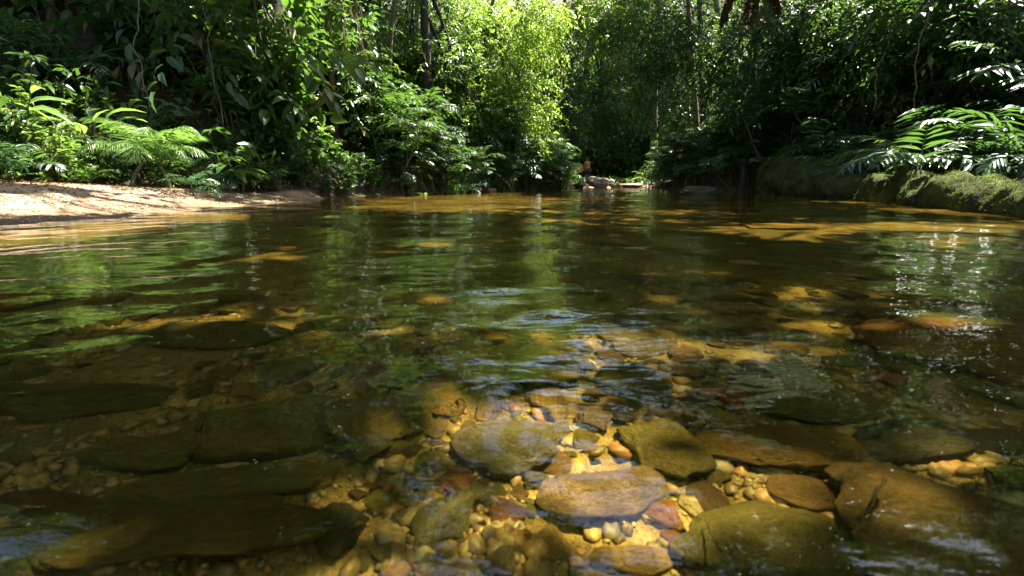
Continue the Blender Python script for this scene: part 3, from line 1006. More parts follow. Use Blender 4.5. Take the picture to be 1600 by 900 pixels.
def empty(name):
    o = bpy.data.objects.new(name, None)
    o.empty_display_size = .2
    COL.objects.link(o)
    return o


def crown_plant(name, fronds, n, seed, h=.25, elev=(0, 55), size=(.8, 1.1), stem=True, stem_r=.03):
    """palm or fern: a stem with a whorl of fronds, each frond a part"""
    r = random.Random(seed)
    root = empty(name)
    top = Vector((0, 0, 0))
    if stem:
        me, tp = stem_mesh(h, stem_r, seed)
        link('stem', me, root)
        top = Vector(tp)
    for i in range(n):
        o = link('frond', r.choice(fronds), root)
        az = i * 2.39996 + r.uniform(-.3, .3)
        o.location = top + Vector((0, 0, -.08 * h * r.random()))
        o.rotation_euler = Euler((r.uniform(-.25, .25), -R(r.uniform(*elev)) + R(30), az), 'XYZ')
        s = r.uniform(*size)
        o.scale = (s, s, s)
    return root


def merged_fronds(name, fronds, n, seed, h=.3, spread=.3, elev=(0, 55), size=(.7, 1.05), stems=4):
    """a clump of several palm heads, small in the picture: fronds merged into one foliage mesh"""
    r = random.Random(seed)
    root = empty(name)
    ms, mf = MB(), MB()
    src = []
    for me in fronds:
        co = np.empty(len(me.vertices) * 3, np.float32)
        me.vertices.foreach_get('co', co)
        fs = [list(p_.vertices) for p_ in me.polygons]
        src.append((co.reshape(-1, 3), np.array([f for f in fs if len(f) == 3]).reshape(-1, 3), np.array([f for f in fs if len(f) == 4]).reshape(-1, 4)))
    for s_ in range(stems):
        bx, by = r.gauss(0, spread), r.gauss(0, spread)
        hh = h * r.uniform(.5, 1.25)
        tp = Vector((bx * 1.4, by * 1.4, hh))
        add_tube(ms, [(bx * .5, by * .5, 0), (bx, by, hh * .5), tp], [.018, .015, .012], 5)
        for i in range(n):
            mtx = Matrix.Translation(tp) @ Euler((r.uniform(-.25, .25), -R(r.uniform(*elev)) + R(30), i * 2.4 + r.uniform(-.3, .3) + s_), 'XYZ').to_matrix().to_4x4() @ Matrix.Scale(r.uniform(*size), 4)
            a = np.array(mtx)
            v, t3, q4 = r.choice(src)
            mf.addmulti(v @ a[:3, :3].T + a[:3, 3], [t3, q4])
    link('stem', ms.mesh('stem', M['stem']), root)
    link('foliage', mf.mesh('foliage', list(fronds[0].materials)), root)
    return root


def shrub(name, seed, h, n_stem, per, L, W, mat, tmpl='mid', spread=.5, droop=.15, rad=.012, sm='stem', start=.3):
    """leafy shrub: curved stems with side twigs and alternating leaves"""
    r = np.random.default_rng(seed)
    root = empty(name)
    ms, mf = MB(), MB()
    for s_ in range(n_stem):
        az = r.uniform(0, 6.28)
        lean = r.uniform(.05, spread)
        hh = h * r.uniform(.6, 1.05)
        k = 9
        tt = np.linspace(0, 1, k)
        bx, by = r.normal(0, .06 * h, 2)
        path = np.stack([bx + math.cos(az) * lean * hh * tt ** 1.5, by + math.sin(az) * lean * hh * tt ** 1.5, hh * (tt - .12 * lean * tt ** 2)], 1) + r.normal(0, .012 * h, (k, 3)) * tt[:, None]
        add_tube(ms, path, np.linspace(rad, rad * .35, k) * (.6 + .4 * h), 5)
        ntw = max(2, per // 9)
        for q in range(ntw):
            u = r.uniform(start, 1)
            b0 = np.array([np.interp(u, tt, path[:, i]) for i in range(3)])
            a2 = r.uniform(0, 6.28)
            tl = h * r.uniform(.12, .32) * (1.15 - .5 * u)
            d = np.array([math.cos(a2), math.sin(a2), r.uniform(-.1, .7)])
            tw = b0 + np.linspace(0, 1, 5)[:, None] * d * tl - np.array([0, 0, 1]) * (np.linspace(0, 1, 5)[:, None] ** 2) * tl * .25
            add_tube(ms, tw, np.linspace(rad * .4, rad * .15, 5) * (.6 + .4 * h), 4)
            m_ = 9
            ul = np.linspace(.2, 1, m_)
            pl = np.stack([np.interp(ul, np.linspace(0, 1, 5), tw[:, i]) for i in range(3)], 1)
            sd = nrm(np.cross(d, [0, 0, 1.0]))
            sg = np.where(np.arange(m_) % 2 == 0, 1, -1)[:, None]
            D = nrm(d)[None] * r.uniform(.3, .9, (m_, 1)) + sd[None] * sg * r.uniform(.6, 1.1, (m_, 1)) + np.array([0, 0, 1.0]) * r.normal(-droop, .25, (m_, 1))
            Nn = np.array([0, 0, 1.0]) + r.normal(0, .35, (m_, 3))
            ln = L * r.uniform(.65, 1.15, m_)
            add_leaves(mf, pl, D, Nn, ln, ln * W / L, tmpl, curl=r.uniform(.3, 1.6, m_))
    link('stem', ms.mesh('stem', M[sm]), root)
    link('foliage', mf.mesh('foliage', mat), root)
    return root


def strap_clump(name, seed, n, L, W, mat, spread=.15):
    r = np.random.default_rng(seed)
    mb = MB()
    k = 8
    tt = np.linspace(0, 1, k)
    for i in range(n):
        az = r.uniform(0, 6.28)
        l = L * r.uniform(.55, 1.1)
        el = np.radians(r.uniform(55, 88) - r.uniform(60, 135) * tt ** 1.6)
        st = l / (k - 1)
        x = np.concatenate([[0], np.cumsum(np.cos(el[:-1]) * st)])
        z = np.concatenate([[0], np.cumsum(np.sin(el[:-1]) * st)])
        c, s_ = math.cos(az), math.sin(az)
        b = r.normal(0, spread, 2)
        path = np.stack([b[0] + x * c, b[1] + x * s_, z], 1)
        tw = r.normal(0, .3)
        side = np.stack([np.full(k, -s_), np.full(k, c), np.full(k, tw)], 1)
        add_ribbon(mb, path, nrm(side), W * np.array([.5, .9, 1, 1, .9, .7, .45, .08]))
    root = empty(name)
    link('foliage', mb.mesh('foliage', mat), root)
    return root


def big_leaf_plant(name, seed, h, n, L, W, mat):
    """upright stalks each ending in one large blade; every leaf is a part"""
    r = np.random.default_rng(seed)
    root = empty(name)
    ms = MB()
    for i in range(n):
        az = i * 2.4 + r.normal(0, .3)
        hh = h * r.uniform(.5, 1.05)
        ln = r.uniform(.1, .45)
        tt = np.linspace(0, 1, 6)
        path = np.stack([math.cos(az) * ln * hh * tt ** 1.6, math.sin(az) * ln * hh * tt ** 1.6, hh * tt], 1)
        add_tube(ms, path, np.linspace(.012, .006, 6), 5)
        ml = MB()
        d = np.array([[math.cos(az), math.sin(az), r.uniform(-.1, .9)]])
        l = L * r.uniform(.7, 1.1)
        add_leaves(ml, path[-1:], d, np.array([[-.3 * math.cos(az), -.3 * math.sin(az), 1]]) + r.normal(0, .25, (1, 3)), l, l * W / L, 'big', curl=r.uniform(.4, 1.5))
        link('leaf', ml.mesh('leaf', mat), root)
    link('stem', ms.mesh('stem', M['stem']), root)
    return root


def put(root, x, y, rz=None, s=1.0, dz=-.03, label=None, cat=None, group=None, tilt=0):
    root.location = (x, y, gz(x, y) + dz)
    root.rotation_euler = (random.gauss(0, tilt), random.gauss(0, tilt), random.uniform(0, 6.28) if rz is None else rz)
    root.scale = (s, s, s)
    tag(root, label, cat, group)
    return root


# ---------------------------------------------------------------- trees
def tree(name, label, base, lean, height, trunk_r, blobs, n, L, W, mat, seed, bark='bark', hole=0.0, group=None, tmpl='far', clump=.42, limbs=True, hang=.25):
    """trunk, limbs reaching into the crown's masses, and a crown of separate leaves in clumps.
    blobs: list of (centre, radii) in world space; hole: scale of the canopy openings kept free of leaves"""
    r = np.random.default_rng(seed)
    bx, by = base
    bz = gz(bx, by) - .15
    root = empty(name)
    root.location = (bx, by, bz)
    tag(root, label, 'tree', group)
    B = np.array([bx, by, bz])
    k = 12
    tt = np.linspace(0, 1, k)
    top = np.array([lean[0], lean[1], height])
    path = top * tt[:, None] * np.stack([tt ** .6, tt ** .6, np.ones(k)], 1) + np.stack([np.sin(tt * 5 + seed) * .02 * height, np.cos(tt * 4 + seed) * .02 * height, 0 * tt], 1) * tt[:, None]
    mb = MB()
    add_tube(mb, path, trunk_r * (1 - .6 * tt) * (1 + .5 * np.exp(-tt * 14)), 12)
    link('trunk', mb.mesh('trunk', M[bark]), root)
    vol = np.array([c[1][0] * c[1][1] * c[1][2] for c in blobs])
    mf = MB()
    Pa = []
    for (c, rad), vv in zip(blobs, vol):
        c = np.array(c, float) - B
        m_ = int(n * vv / vol.sum())
        nc = max(6, m_ // 45)
        q = nrm(r.normal(0, 1, (nc, 3))) * (r.random((nc, 1)) ** .45)
        ctr = c + q * np.array(rad)
        if limbs:
            u = r.uniform(.45, .95)
            b0 = np.array([np.interp(u, tt, path[:, i]) for i in range(3)])
            mid = (b0 + c) / 2 + np.array([0, 0, .12 * np.linalg.norm(c - b0)])
            ml = MB()
            s3 = np.linspace(0, 1, 9)[:, None]
            lp = b0 * (1 - s3) ** 2 + 2 * mid * s3 * (1 - s3) + c * s3 ** 2
            add_tube(ml, lp, np.linspace(trunk_r * .42, trunk_r * .1, 9), 7)
            for j in range(min(nc, 14)):
                e_ = ctr[j]
                f0 = lp[r.integers(4, 9)]
                s4 = np.linspace(0, 1, 5)[:, None]
                add_tube(ml, f0 * (1 - s4) + e_ * s4 + np.array([0, 0, .1]) * np.sin(s4 * 3.14), np.linspace(trunk_r * .12, .006, 5), 4)
            link('limb', ml.mesh('limb', M[bark]), root)
        ns = max(2, m_ // 10)                                     # leafy sprays, ten leaves each
        ci = r.integers(0, nc, ns)
        P0 = ctr[ci] + r.normal(0, clump * .75, (ns, 3)) * np.array([1, 1, .55])
        Pa.append((P0, ctr[ci]))
    P0 = np.concatenate([a for a, _ in Pa])
    Cc = np.concatenate([b for _, b in Pa])
    if hole:
        okk = keep(P0 + B, hole)
        P0, Cc = P0[okk], Cc[okk]
    ns = len(P0)
    sd_ = nrm((P0 - Cc) * .8 + r.normal(0, .4, (ns, 3)) - np.array([0, 0, hang]))
    sl = L * r.uniform(1.6, 3.4, ns)
    u = np.linspace(0, 1, 10)
    P = P0[:, None, :] + sd_[:, None, :] * (sl[:, None] * u)[:, :, None] - np.array([0, 0, 1.0]) * (sl[:, None] * u ** 2 * .35)[:, :, None]
    up = np.array([0, 0, 1.0]) + r.normal(0, .3, (ns, 3))
    S_ = nrm(np.cross(sd_, up))
    sg = np.where(np.arange(10) % 2 == 0, 1.0, -1.0)
    D = sd_[:, None, :] * (.35 + .8 * u ** 3)[None, :, None] + S_[:, None, :] * (sg * (1.1 - u ** 3))[None, :, None] - np.array([0, 0, .25]) + r.normal(0, .22, (ns, 10, 3))
    Nn = np.repeat(up[:, None, :], 10, 1) + r.normal(0, .3, (ns, 10, 3))
    P, D, Nn = (q.reshape(-1, 3) for q in (P, D, Nn))
    if hole:
        okk = keep(P + B, hole)
        P, D, Nn = P[okk], D[okk], Nn[okk]
    m_ = len(P)
    ln = L * r.uniform(.6, 1.2, m_)
    add_leaves(mf, P, D, Nn, ln, ln * W / L, tmpl, curl=r.uniform(.2, 1.4, m_))
    link('crown', mf.mesh('crown', mat), root)
    return root


def vine(name, label, top, length, seed, mat, leaf=.1, n=120, sway=.1, rad=.35, group=None):
    r = np.random.default_rng(seed)
    k = 16
    tt = np.linspace(0, 1, k)
    path = np.stack([np.cumsum(r.normal(0, sway / 4, k)), np.cumsum(r.normal(0, sway / 4, k)), -length * tt], 1)
    root = empty(name)
    root.location = top
    tag(root, label, 'vine', group)
    ms = MB()
    add_tube(ms, path, .012, 5)
    link('stem', ms.mesh('stem', M['vine']), root)
    u = r.random(n)
    P = np.stack([np.interp(u, tt, path[:, i]) for i in range(3)], 1) + r.normal(0, rad * .4, (n, 3)) * np.array([1, 1, .4])
    D = r.normal(0, .6, (n, 3)) - np.array([0, 0, .7])
    mf = MB()
    add_leaves(mf, P, D, r.normal(0, .6, (n, 3)) + np.array([0, -.2, .8]), leaf * r.uniform(.6, 1.2, n), leaf * .5, 'far')
    link('foliage', mf.mesh('foliage', mat), root)
    return root


def A(px, py, Y_): return tuple(at(px, py, Y_))


# bright sunlit tree leaning over the pool from the left bank
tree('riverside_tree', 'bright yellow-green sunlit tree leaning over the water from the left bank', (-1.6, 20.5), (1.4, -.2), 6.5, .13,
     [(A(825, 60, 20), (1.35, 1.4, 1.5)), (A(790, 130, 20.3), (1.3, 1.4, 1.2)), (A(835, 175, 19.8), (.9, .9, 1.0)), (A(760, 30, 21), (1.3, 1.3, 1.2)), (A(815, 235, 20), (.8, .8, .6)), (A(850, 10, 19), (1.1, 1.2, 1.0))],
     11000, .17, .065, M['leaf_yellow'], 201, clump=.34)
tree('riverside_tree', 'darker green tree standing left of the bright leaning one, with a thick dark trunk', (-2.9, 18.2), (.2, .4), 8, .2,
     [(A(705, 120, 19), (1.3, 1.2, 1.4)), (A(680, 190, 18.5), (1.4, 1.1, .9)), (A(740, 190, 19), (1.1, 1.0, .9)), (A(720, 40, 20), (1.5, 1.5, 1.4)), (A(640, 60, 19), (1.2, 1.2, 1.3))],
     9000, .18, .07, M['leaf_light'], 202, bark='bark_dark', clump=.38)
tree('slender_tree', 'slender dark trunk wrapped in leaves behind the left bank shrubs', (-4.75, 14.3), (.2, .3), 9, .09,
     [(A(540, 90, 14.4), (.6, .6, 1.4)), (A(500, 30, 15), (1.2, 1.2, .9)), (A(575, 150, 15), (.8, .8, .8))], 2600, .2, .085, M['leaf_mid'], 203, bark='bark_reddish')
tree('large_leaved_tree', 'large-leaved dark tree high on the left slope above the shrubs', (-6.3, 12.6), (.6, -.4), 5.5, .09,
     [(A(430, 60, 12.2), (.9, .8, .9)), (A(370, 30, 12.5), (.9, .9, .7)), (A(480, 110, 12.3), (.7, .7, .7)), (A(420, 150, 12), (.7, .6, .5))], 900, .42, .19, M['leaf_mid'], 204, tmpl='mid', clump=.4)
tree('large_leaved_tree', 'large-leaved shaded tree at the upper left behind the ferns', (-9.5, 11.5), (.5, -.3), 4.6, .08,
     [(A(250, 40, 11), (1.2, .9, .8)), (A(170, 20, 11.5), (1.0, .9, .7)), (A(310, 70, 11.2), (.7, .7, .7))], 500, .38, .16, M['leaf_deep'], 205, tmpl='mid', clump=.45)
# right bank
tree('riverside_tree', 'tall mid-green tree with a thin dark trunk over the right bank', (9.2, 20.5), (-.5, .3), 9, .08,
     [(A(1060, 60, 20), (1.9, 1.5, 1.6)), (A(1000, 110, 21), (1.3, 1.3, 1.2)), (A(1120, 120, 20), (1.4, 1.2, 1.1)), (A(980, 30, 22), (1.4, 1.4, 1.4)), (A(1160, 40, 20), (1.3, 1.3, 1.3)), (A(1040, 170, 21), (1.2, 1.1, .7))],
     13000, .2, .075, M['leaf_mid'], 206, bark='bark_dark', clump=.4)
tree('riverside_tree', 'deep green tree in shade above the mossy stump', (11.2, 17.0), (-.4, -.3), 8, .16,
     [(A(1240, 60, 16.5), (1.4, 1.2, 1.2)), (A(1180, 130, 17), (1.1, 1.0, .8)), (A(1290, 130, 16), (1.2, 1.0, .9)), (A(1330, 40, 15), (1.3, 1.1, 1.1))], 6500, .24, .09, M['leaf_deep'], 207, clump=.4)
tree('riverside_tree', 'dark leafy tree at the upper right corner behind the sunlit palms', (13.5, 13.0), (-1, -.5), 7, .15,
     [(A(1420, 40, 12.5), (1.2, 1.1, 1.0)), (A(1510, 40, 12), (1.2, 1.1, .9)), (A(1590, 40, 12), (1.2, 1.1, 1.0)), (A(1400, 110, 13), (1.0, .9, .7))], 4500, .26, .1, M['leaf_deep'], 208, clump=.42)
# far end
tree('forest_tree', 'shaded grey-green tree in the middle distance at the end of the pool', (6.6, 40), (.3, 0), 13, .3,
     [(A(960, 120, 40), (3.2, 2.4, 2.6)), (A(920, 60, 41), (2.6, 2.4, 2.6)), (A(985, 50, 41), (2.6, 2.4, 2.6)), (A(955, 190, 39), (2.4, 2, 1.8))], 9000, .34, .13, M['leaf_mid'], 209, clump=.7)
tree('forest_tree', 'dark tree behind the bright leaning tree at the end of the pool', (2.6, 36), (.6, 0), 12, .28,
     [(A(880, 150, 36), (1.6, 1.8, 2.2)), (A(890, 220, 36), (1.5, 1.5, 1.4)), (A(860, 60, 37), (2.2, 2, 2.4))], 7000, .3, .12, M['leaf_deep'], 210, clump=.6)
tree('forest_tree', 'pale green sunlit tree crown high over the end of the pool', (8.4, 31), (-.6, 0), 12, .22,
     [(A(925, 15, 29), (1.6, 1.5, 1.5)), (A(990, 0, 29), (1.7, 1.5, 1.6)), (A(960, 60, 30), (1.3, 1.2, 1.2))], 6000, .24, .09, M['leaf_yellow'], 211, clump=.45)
for i, (px, py, Y_, ln, mat) in enumerate([(866, 110, 20.6, 3.8, 'leaf_yellow'), (858, 150, 20.2, 2.4, 'leaf_yellow'), (878, 20, 19.5, 2.9, 'leaf_yellow')]):
    vine('hanging_vine', ('long leafy vine hanging down to the bank shrubs at the edge of the bright tree', 'short leafy vine hanging inside the edge of the bright tree', 'leafy vine hanging highest, right beside the bright tree')[i],
         at(px, py, Y_), ln, 300 + i, M[mat], .12, 240, .12, .4)
for i, (px, Y_) in enumerate([(300, 10.8), (345, 11.5), (215, 10.5), (1405, 12), (1455, 11.5)]):
    vine('hanging_vine', ('thin bare liana hanging above the shrub by the beach', 'thin liana left of the large-leaved tree', 'thin liana over the sunlit ferns', 'thin liana in the dark behind the sunlit palms', 'liana between the two sunlit palms')[i],
         at(px, -30, Y_), 2.6, 330 + i, M['leaf_deep'], .12, 26, .15, .2)
# hanging dead palm frond
o = crown_plant('dead_palm_frond', FR_DRY, 5, 5, elev=(0, 35), size=(.9, 1.2), stem=False)
o.location = at(1170, -28, 13.5)
tag(o, 'brown dead palm fronds hanging from above over the right bank', 'dead frond')

# tree fern with bright fronds
o = crown_plant('tree_fern', FR_FERN, 12, 77, h=5.0, elev=(-10, 50), size=(1.7, 2.3), stem_r=.09)
put(o, -3.75, 16.2, label='tall tree fern whose bright fronds arch out at the top left of centre', cat='tree fern')

# ---------------------------------------------------------------- canopy: crowns above the frame that shade the stream
CAN = []
for i, (bx, by) in enumerate([(-8.0, -2.2), (9.4, -2.6), (11.2, .4), (-7.5, 4), (-11, 9.5), (-7, 16), (-6, 22.5), (-4, 29), (9.5, 3), (10.5, 9.5), (11.5, 16), (11, 22), (10, 28.5), (-8.2, 6.5), (-13, 14), (-12, 21), (15, 6), (16, 13), (15.5, 20), (13, 36), (1, 44), (9, 45), (-7, 38), (16, 41)]):
    z0 = max(gz(bx, by) + 4.5, .37 * by + 3.2, 7.2)
    tow = -1 if bx > 0 else 1
    cx = bx + tow * (3.6 if abs(bx) < 11.6 else 1.0)
    blobs = [((cx + random.uniform(-.6, .6), by + 4 + random.uniform(-.6, .6), z0 + 2.2), (2.9, 3.3, 1.1)), ((cx + tow * 3.7, by + 3.2 + random.uniform(-1, 1), z0 + 1.7), (2.7, 3.2, .9)), ((cx - tow * 3, by + 5 + random.uniform(-1, 1), z0 + 2.6), (2.4, 3.2, 1.0))]
    if abs(bx) < 11.6 and by < 31: blobs.append(((tow * -.7 + 1.2, by + 3.4, z0 + 2.0), (2.5, 3.2, .8)))
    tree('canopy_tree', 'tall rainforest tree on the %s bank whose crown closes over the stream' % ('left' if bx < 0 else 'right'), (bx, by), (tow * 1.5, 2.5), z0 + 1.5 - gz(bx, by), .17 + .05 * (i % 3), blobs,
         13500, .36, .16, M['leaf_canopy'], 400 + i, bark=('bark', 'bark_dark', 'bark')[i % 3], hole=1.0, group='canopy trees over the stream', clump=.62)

# ---------------------------------------------------------------- understorey plants, every one an object
def protos(f, n): return [f(s) for s in range(n)]


PR = {
    'palm': protos(lambda s: crown_plant('understory_palm', FR_PALM, 10, 500 + s, h=.45, elev=(-5, 50), size=(.75, 1.05)), 3),
    'wild': protos(lambda s: crown_plant('broad_palm', FR_WILD, 9, 510 + s, h=.35, elev=(-10, 45), size=(.6, .85)), 3),
    'palmc': protos(lambda s: merged_fronds('palm_clump', FR_PALMF, 8, 520 + s, h=.9, stems=4), 3),
    'fern': protos(lambda s: crown_plant('fern', FR_FERN, 11, 530 + s, h=.08, elev=(0, 45), size=(.45, .7)), 3),
    'cyc': protos(lambda s: crown_plant('arching_palm', FR_CYC, 9, 540 + s, h=.35, elev=(5, 60), size=(.9, 1.25), stem_r=.04), 2),
    'shrub': protos(lambda s: shrub('shrub', 550 + s, 1.0, 6, 60, .15, .06, M['leaf_mid']), 3),
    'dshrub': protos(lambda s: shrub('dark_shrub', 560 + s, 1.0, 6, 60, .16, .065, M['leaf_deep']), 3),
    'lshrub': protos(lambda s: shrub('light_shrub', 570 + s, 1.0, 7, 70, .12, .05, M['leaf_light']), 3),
    'bshrub': protos(lambda s: shrub('broadleaf_shrub', 580 + s, 1.0, 4, 40, .24, .105, M['leaf_mid'], droop=.25), 3),
    'strap': protos(lambda s: strap_clump('strap_leaf_clump', 590 + s, 80, .95, .032, M['leaf_palm']), 3),
    'ginger': protos(lambda s: big_leaf_plant('ginger_plant', 600 + s, .8, 9, .42, .11, M['leaf_light']), 3),
    'dginger': protos(lambda s: big_leaf_plant('broad_leaved_herb', 610 + s, .6, 9, .36, .15, M['leaf_mid']), 3),
}
USED = set()


def plant(kind, x, y, s, label, cat, group=None, dz=-.03, rz=None, tilt=.08):
    ps = PR[kind]
    j = random.randrange(len(ps))
    root = ps[j]
    if root.name in USED: root = copy_thing(root)
    USED.add(root.name)
    if 'group' in root: del root['group']
    return put(root, x, y, rz, s, dz, label, cat, group, tilt)


# hero plants, each with its own label
def hero(kind, px, Y_, s, label, cat, **kw):
    p_ = at(px, 281, Y_)
    return plant(kind, p_.x, Y_, s, label, cat, **kw)


hero('cyc', 205, 8.4, 1.1, 'palm with long thin arching leaflets in sunlight behind the beach', 'palm')
hero('cyc', 262, 8.7, 1.0, 'smaller arching palm leaning right beside the larger sunlit one', 'palm', rz=.2)
hero('ginger', 150, 8.3, 1.25, 'bright ginger-like plant with tall upright blades left of the arching palm', 'plant')
hero('ginger', 40, 7.8, 1.3, 'bright broad-bladed plant at the left edge above the beach', 'plant')
hero('bshrub', 372, 9.9, 1.25, 'upright broad-leaved sapling on the dark slope right of the arching palms', 'sapling')
hero('bshrub', 395, 10.6, .8, 'low broad-leaved plant at the tip of the sandy beach', 'plant')
hero('wild', 300, 8.4, .6, 'low pale-leaved palm seedling at the back of the beach, catching sun', 'palm seedling')
hero('wild', 335, 8.6, .5, 'small palm seedling right of the pale one at the back of the beach', 'palm seedling')
hero('wild', 1440, 8.9, 1.9, 'palm with a broad silvery sunlit frond above the mossy log', 'palm', rz=2.6)
hero('wild', 1570, 10.4, 2.6, 'tall palm with feathered fronds at the right edge, highest of the sunlit ones', 'palm')
hero('wild', 1590, 7.9, 1.6, 'palm at the right edge whose wide leaflets shine white above the log', 'palm')
hero('wild', 1500, 9.4, 1.2, 'low palm spreading over the sunlit end of the mossy log', 'palm')
hero('wild', 1475, 10.6, 2.1, 'palm with spiky pale fan-like fronds standing higher up behind the sunlit log', 'palm', rz=2.2)
hero('palm', 1300, 12.6, 1.1, 'dark green palm spreading over the middle of the mossy log', 'palm')
hero('palm', 1350, 11.8, 1.0, 'dark palm behind the gap between the two log lengths', 'palm')
hero('ginger', 1012, 24, 1.5, 'yellow-green sunlit bush at the right bank near the end of the pool', 'bush')
hero('lshrub', 872, 22.4, 1.3, 'pale sunlit bush hanging to the water at the foot of the vine', 'bush')
hero('lshrub', 640, 14.2, .8, 'pale mossy bush trailing into the water below the left bank shrubs', 'bush')
hero('lshrub', 505, 13.2, 1.0, 'light green shrub catching sun in the middle of the left slope', 'shrub')
hero('lshrub', 545, 13.4, .9, 'light green shrub beside the reddish trunk on the left bank', 'shrub')


def zone(side, y0, y1, e0, e1, n, kinds, smin, smax, labs, group, grow=0.0, seed=0, clear=()):
    r = random.Random(seed)
    pts = []
    tries = 0
    while len(pts) < n and tries < 6000:
        tries += 1
        y = r.uniform(y0, y1)
        e = r.uniform(e0, e1)
        off = bw(y) * (y < 11.5)
        x = float(xl(y)) - e - off if side == 'L' else float(xr(y)) + e
        if abs(x) > 1.08 * y + 1.5: continue
        if any(math.hypot(x - a, y - b) < .30 * (e1 - e0 + 1) / 3 for a, b in pts): continue
        pts.append((x, y))
        k = r.choices(list(kinds), [kinds[q] for q in kinds])[0]
        plant(k, x, y, r.uniform(smin, smax) * (1 + grow * e), labs[k][0], labs[k][1], group + ': ' + labs[k][2])


def LB(where):
    return {k: (v[0] + ' ' + where, v[1], v[2]) for k, v in {
        'palm': ('dark feather-leaved palm', 'palm', 'palms'), 'wild': ('broad-leafleted palm', 'palm', 'broad palms'), 'palmc': ('clump of slender dark palms', 'palm', 'palm clumps'),
        'fern': ('light green fern', 'fern', 'ferns'), 'shrub': ('mid-green leafy shrub', 'shrub', 'shrubs'), 'dshrub': ('dark leafy shrub', 'shrub', 'dark shrubs'),
        'lshrub': ('light green small-leaved shrub', 'shrub', 'light shrubs'), 'bshrub': ('large-leaved green shrub', 'shrub', 'broadleaf shrubs'), 'strap': ('strap-leaved clump', 'plant', 'strap-leaved clumps'),
        'ginger': ('bright broad-bladed plant', 'plant', 'broad-bladed plants'), 'dginger': ('broad-leaved low herb', 'plant', 'herbs'), 'cyc': ('arching palm', 'palm', 'arching palms')}.items()}


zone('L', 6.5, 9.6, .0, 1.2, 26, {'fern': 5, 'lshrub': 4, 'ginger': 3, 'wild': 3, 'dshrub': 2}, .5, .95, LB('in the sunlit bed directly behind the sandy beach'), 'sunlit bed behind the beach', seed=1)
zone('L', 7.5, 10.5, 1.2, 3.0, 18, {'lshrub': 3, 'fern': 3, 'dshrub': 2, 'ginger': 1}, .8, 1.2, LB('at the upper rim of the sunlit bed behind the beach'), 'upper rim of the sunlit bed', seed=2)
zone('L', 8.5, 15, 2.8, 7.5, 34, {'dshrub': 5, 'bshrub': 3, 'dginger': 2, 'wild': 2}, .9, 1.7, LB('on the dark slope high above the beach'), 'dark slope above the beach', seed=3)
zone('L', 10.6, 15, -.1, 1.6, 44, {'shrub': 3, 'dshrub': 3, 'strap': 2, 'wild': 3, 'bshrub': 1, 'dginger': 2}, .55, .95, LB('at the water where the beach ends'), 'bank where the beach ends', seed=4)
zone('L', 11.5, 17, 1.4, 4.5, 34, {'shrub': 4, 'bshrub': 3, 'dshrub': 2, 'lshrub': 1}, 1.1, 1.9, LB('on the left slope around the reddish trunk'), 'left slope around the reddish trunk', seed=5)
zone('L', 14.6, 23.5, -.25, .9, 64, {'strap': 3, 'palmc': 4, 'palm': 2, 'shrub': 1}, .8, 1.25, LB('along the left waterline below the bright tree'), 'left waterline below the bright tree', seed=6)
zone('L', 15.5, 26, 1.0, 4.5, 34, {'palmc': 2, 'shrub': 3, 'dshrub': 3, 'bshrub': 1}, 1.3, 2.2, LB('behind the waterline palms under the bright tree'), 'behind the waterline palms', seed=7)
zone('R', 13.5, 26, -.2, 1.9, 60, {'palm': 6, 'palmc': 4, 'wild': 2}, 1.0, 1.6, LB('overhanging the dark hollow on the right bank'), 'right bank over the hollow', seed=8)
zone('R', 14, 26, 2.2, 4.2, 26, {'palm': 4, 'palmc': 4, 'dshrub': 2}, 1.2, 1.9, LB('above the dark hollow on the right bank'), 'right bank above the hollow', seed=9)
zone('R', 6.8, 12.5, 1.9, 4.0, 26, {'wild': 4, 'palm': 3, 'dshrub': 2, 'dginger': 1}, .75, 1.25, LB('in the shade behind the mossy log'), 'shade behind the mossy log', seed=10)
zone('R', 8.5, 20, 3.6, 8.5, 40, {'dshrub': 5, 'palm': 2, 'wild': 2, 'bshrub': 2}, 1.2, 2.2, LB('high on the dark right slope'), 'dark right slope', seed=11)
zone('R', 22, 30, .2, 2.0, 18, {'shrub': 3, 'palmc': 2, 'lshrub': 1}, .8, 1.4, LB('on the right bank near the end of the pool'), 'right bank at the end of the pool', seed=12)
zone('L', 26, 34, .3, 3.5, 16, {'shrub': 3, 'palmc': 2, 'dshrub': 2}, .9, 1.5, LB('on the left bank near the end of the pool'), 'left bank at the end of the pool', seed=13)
r_ = random.Random(14)
lab = LB('on the far bank facing the pool')
for i in range(46):
    x, y = r_.uniform(-3, 14), r_.uniform(38.2, 52)
    k = r_.choices(('palmc', 'dshrub', 'shrub'), (4, 3, 2))[0]
    plant(k, x, y, r_.uniform(1.6, 3.2), *lab[k][:2], 'far bank: ' + lab[k][2])
for ps in PR.values():
    for root in ps:
        if root.name not in USED:
            for ch in list(root.children): bpy.data.objects.remove(ch)
            bpy.data.objects.remove(root)


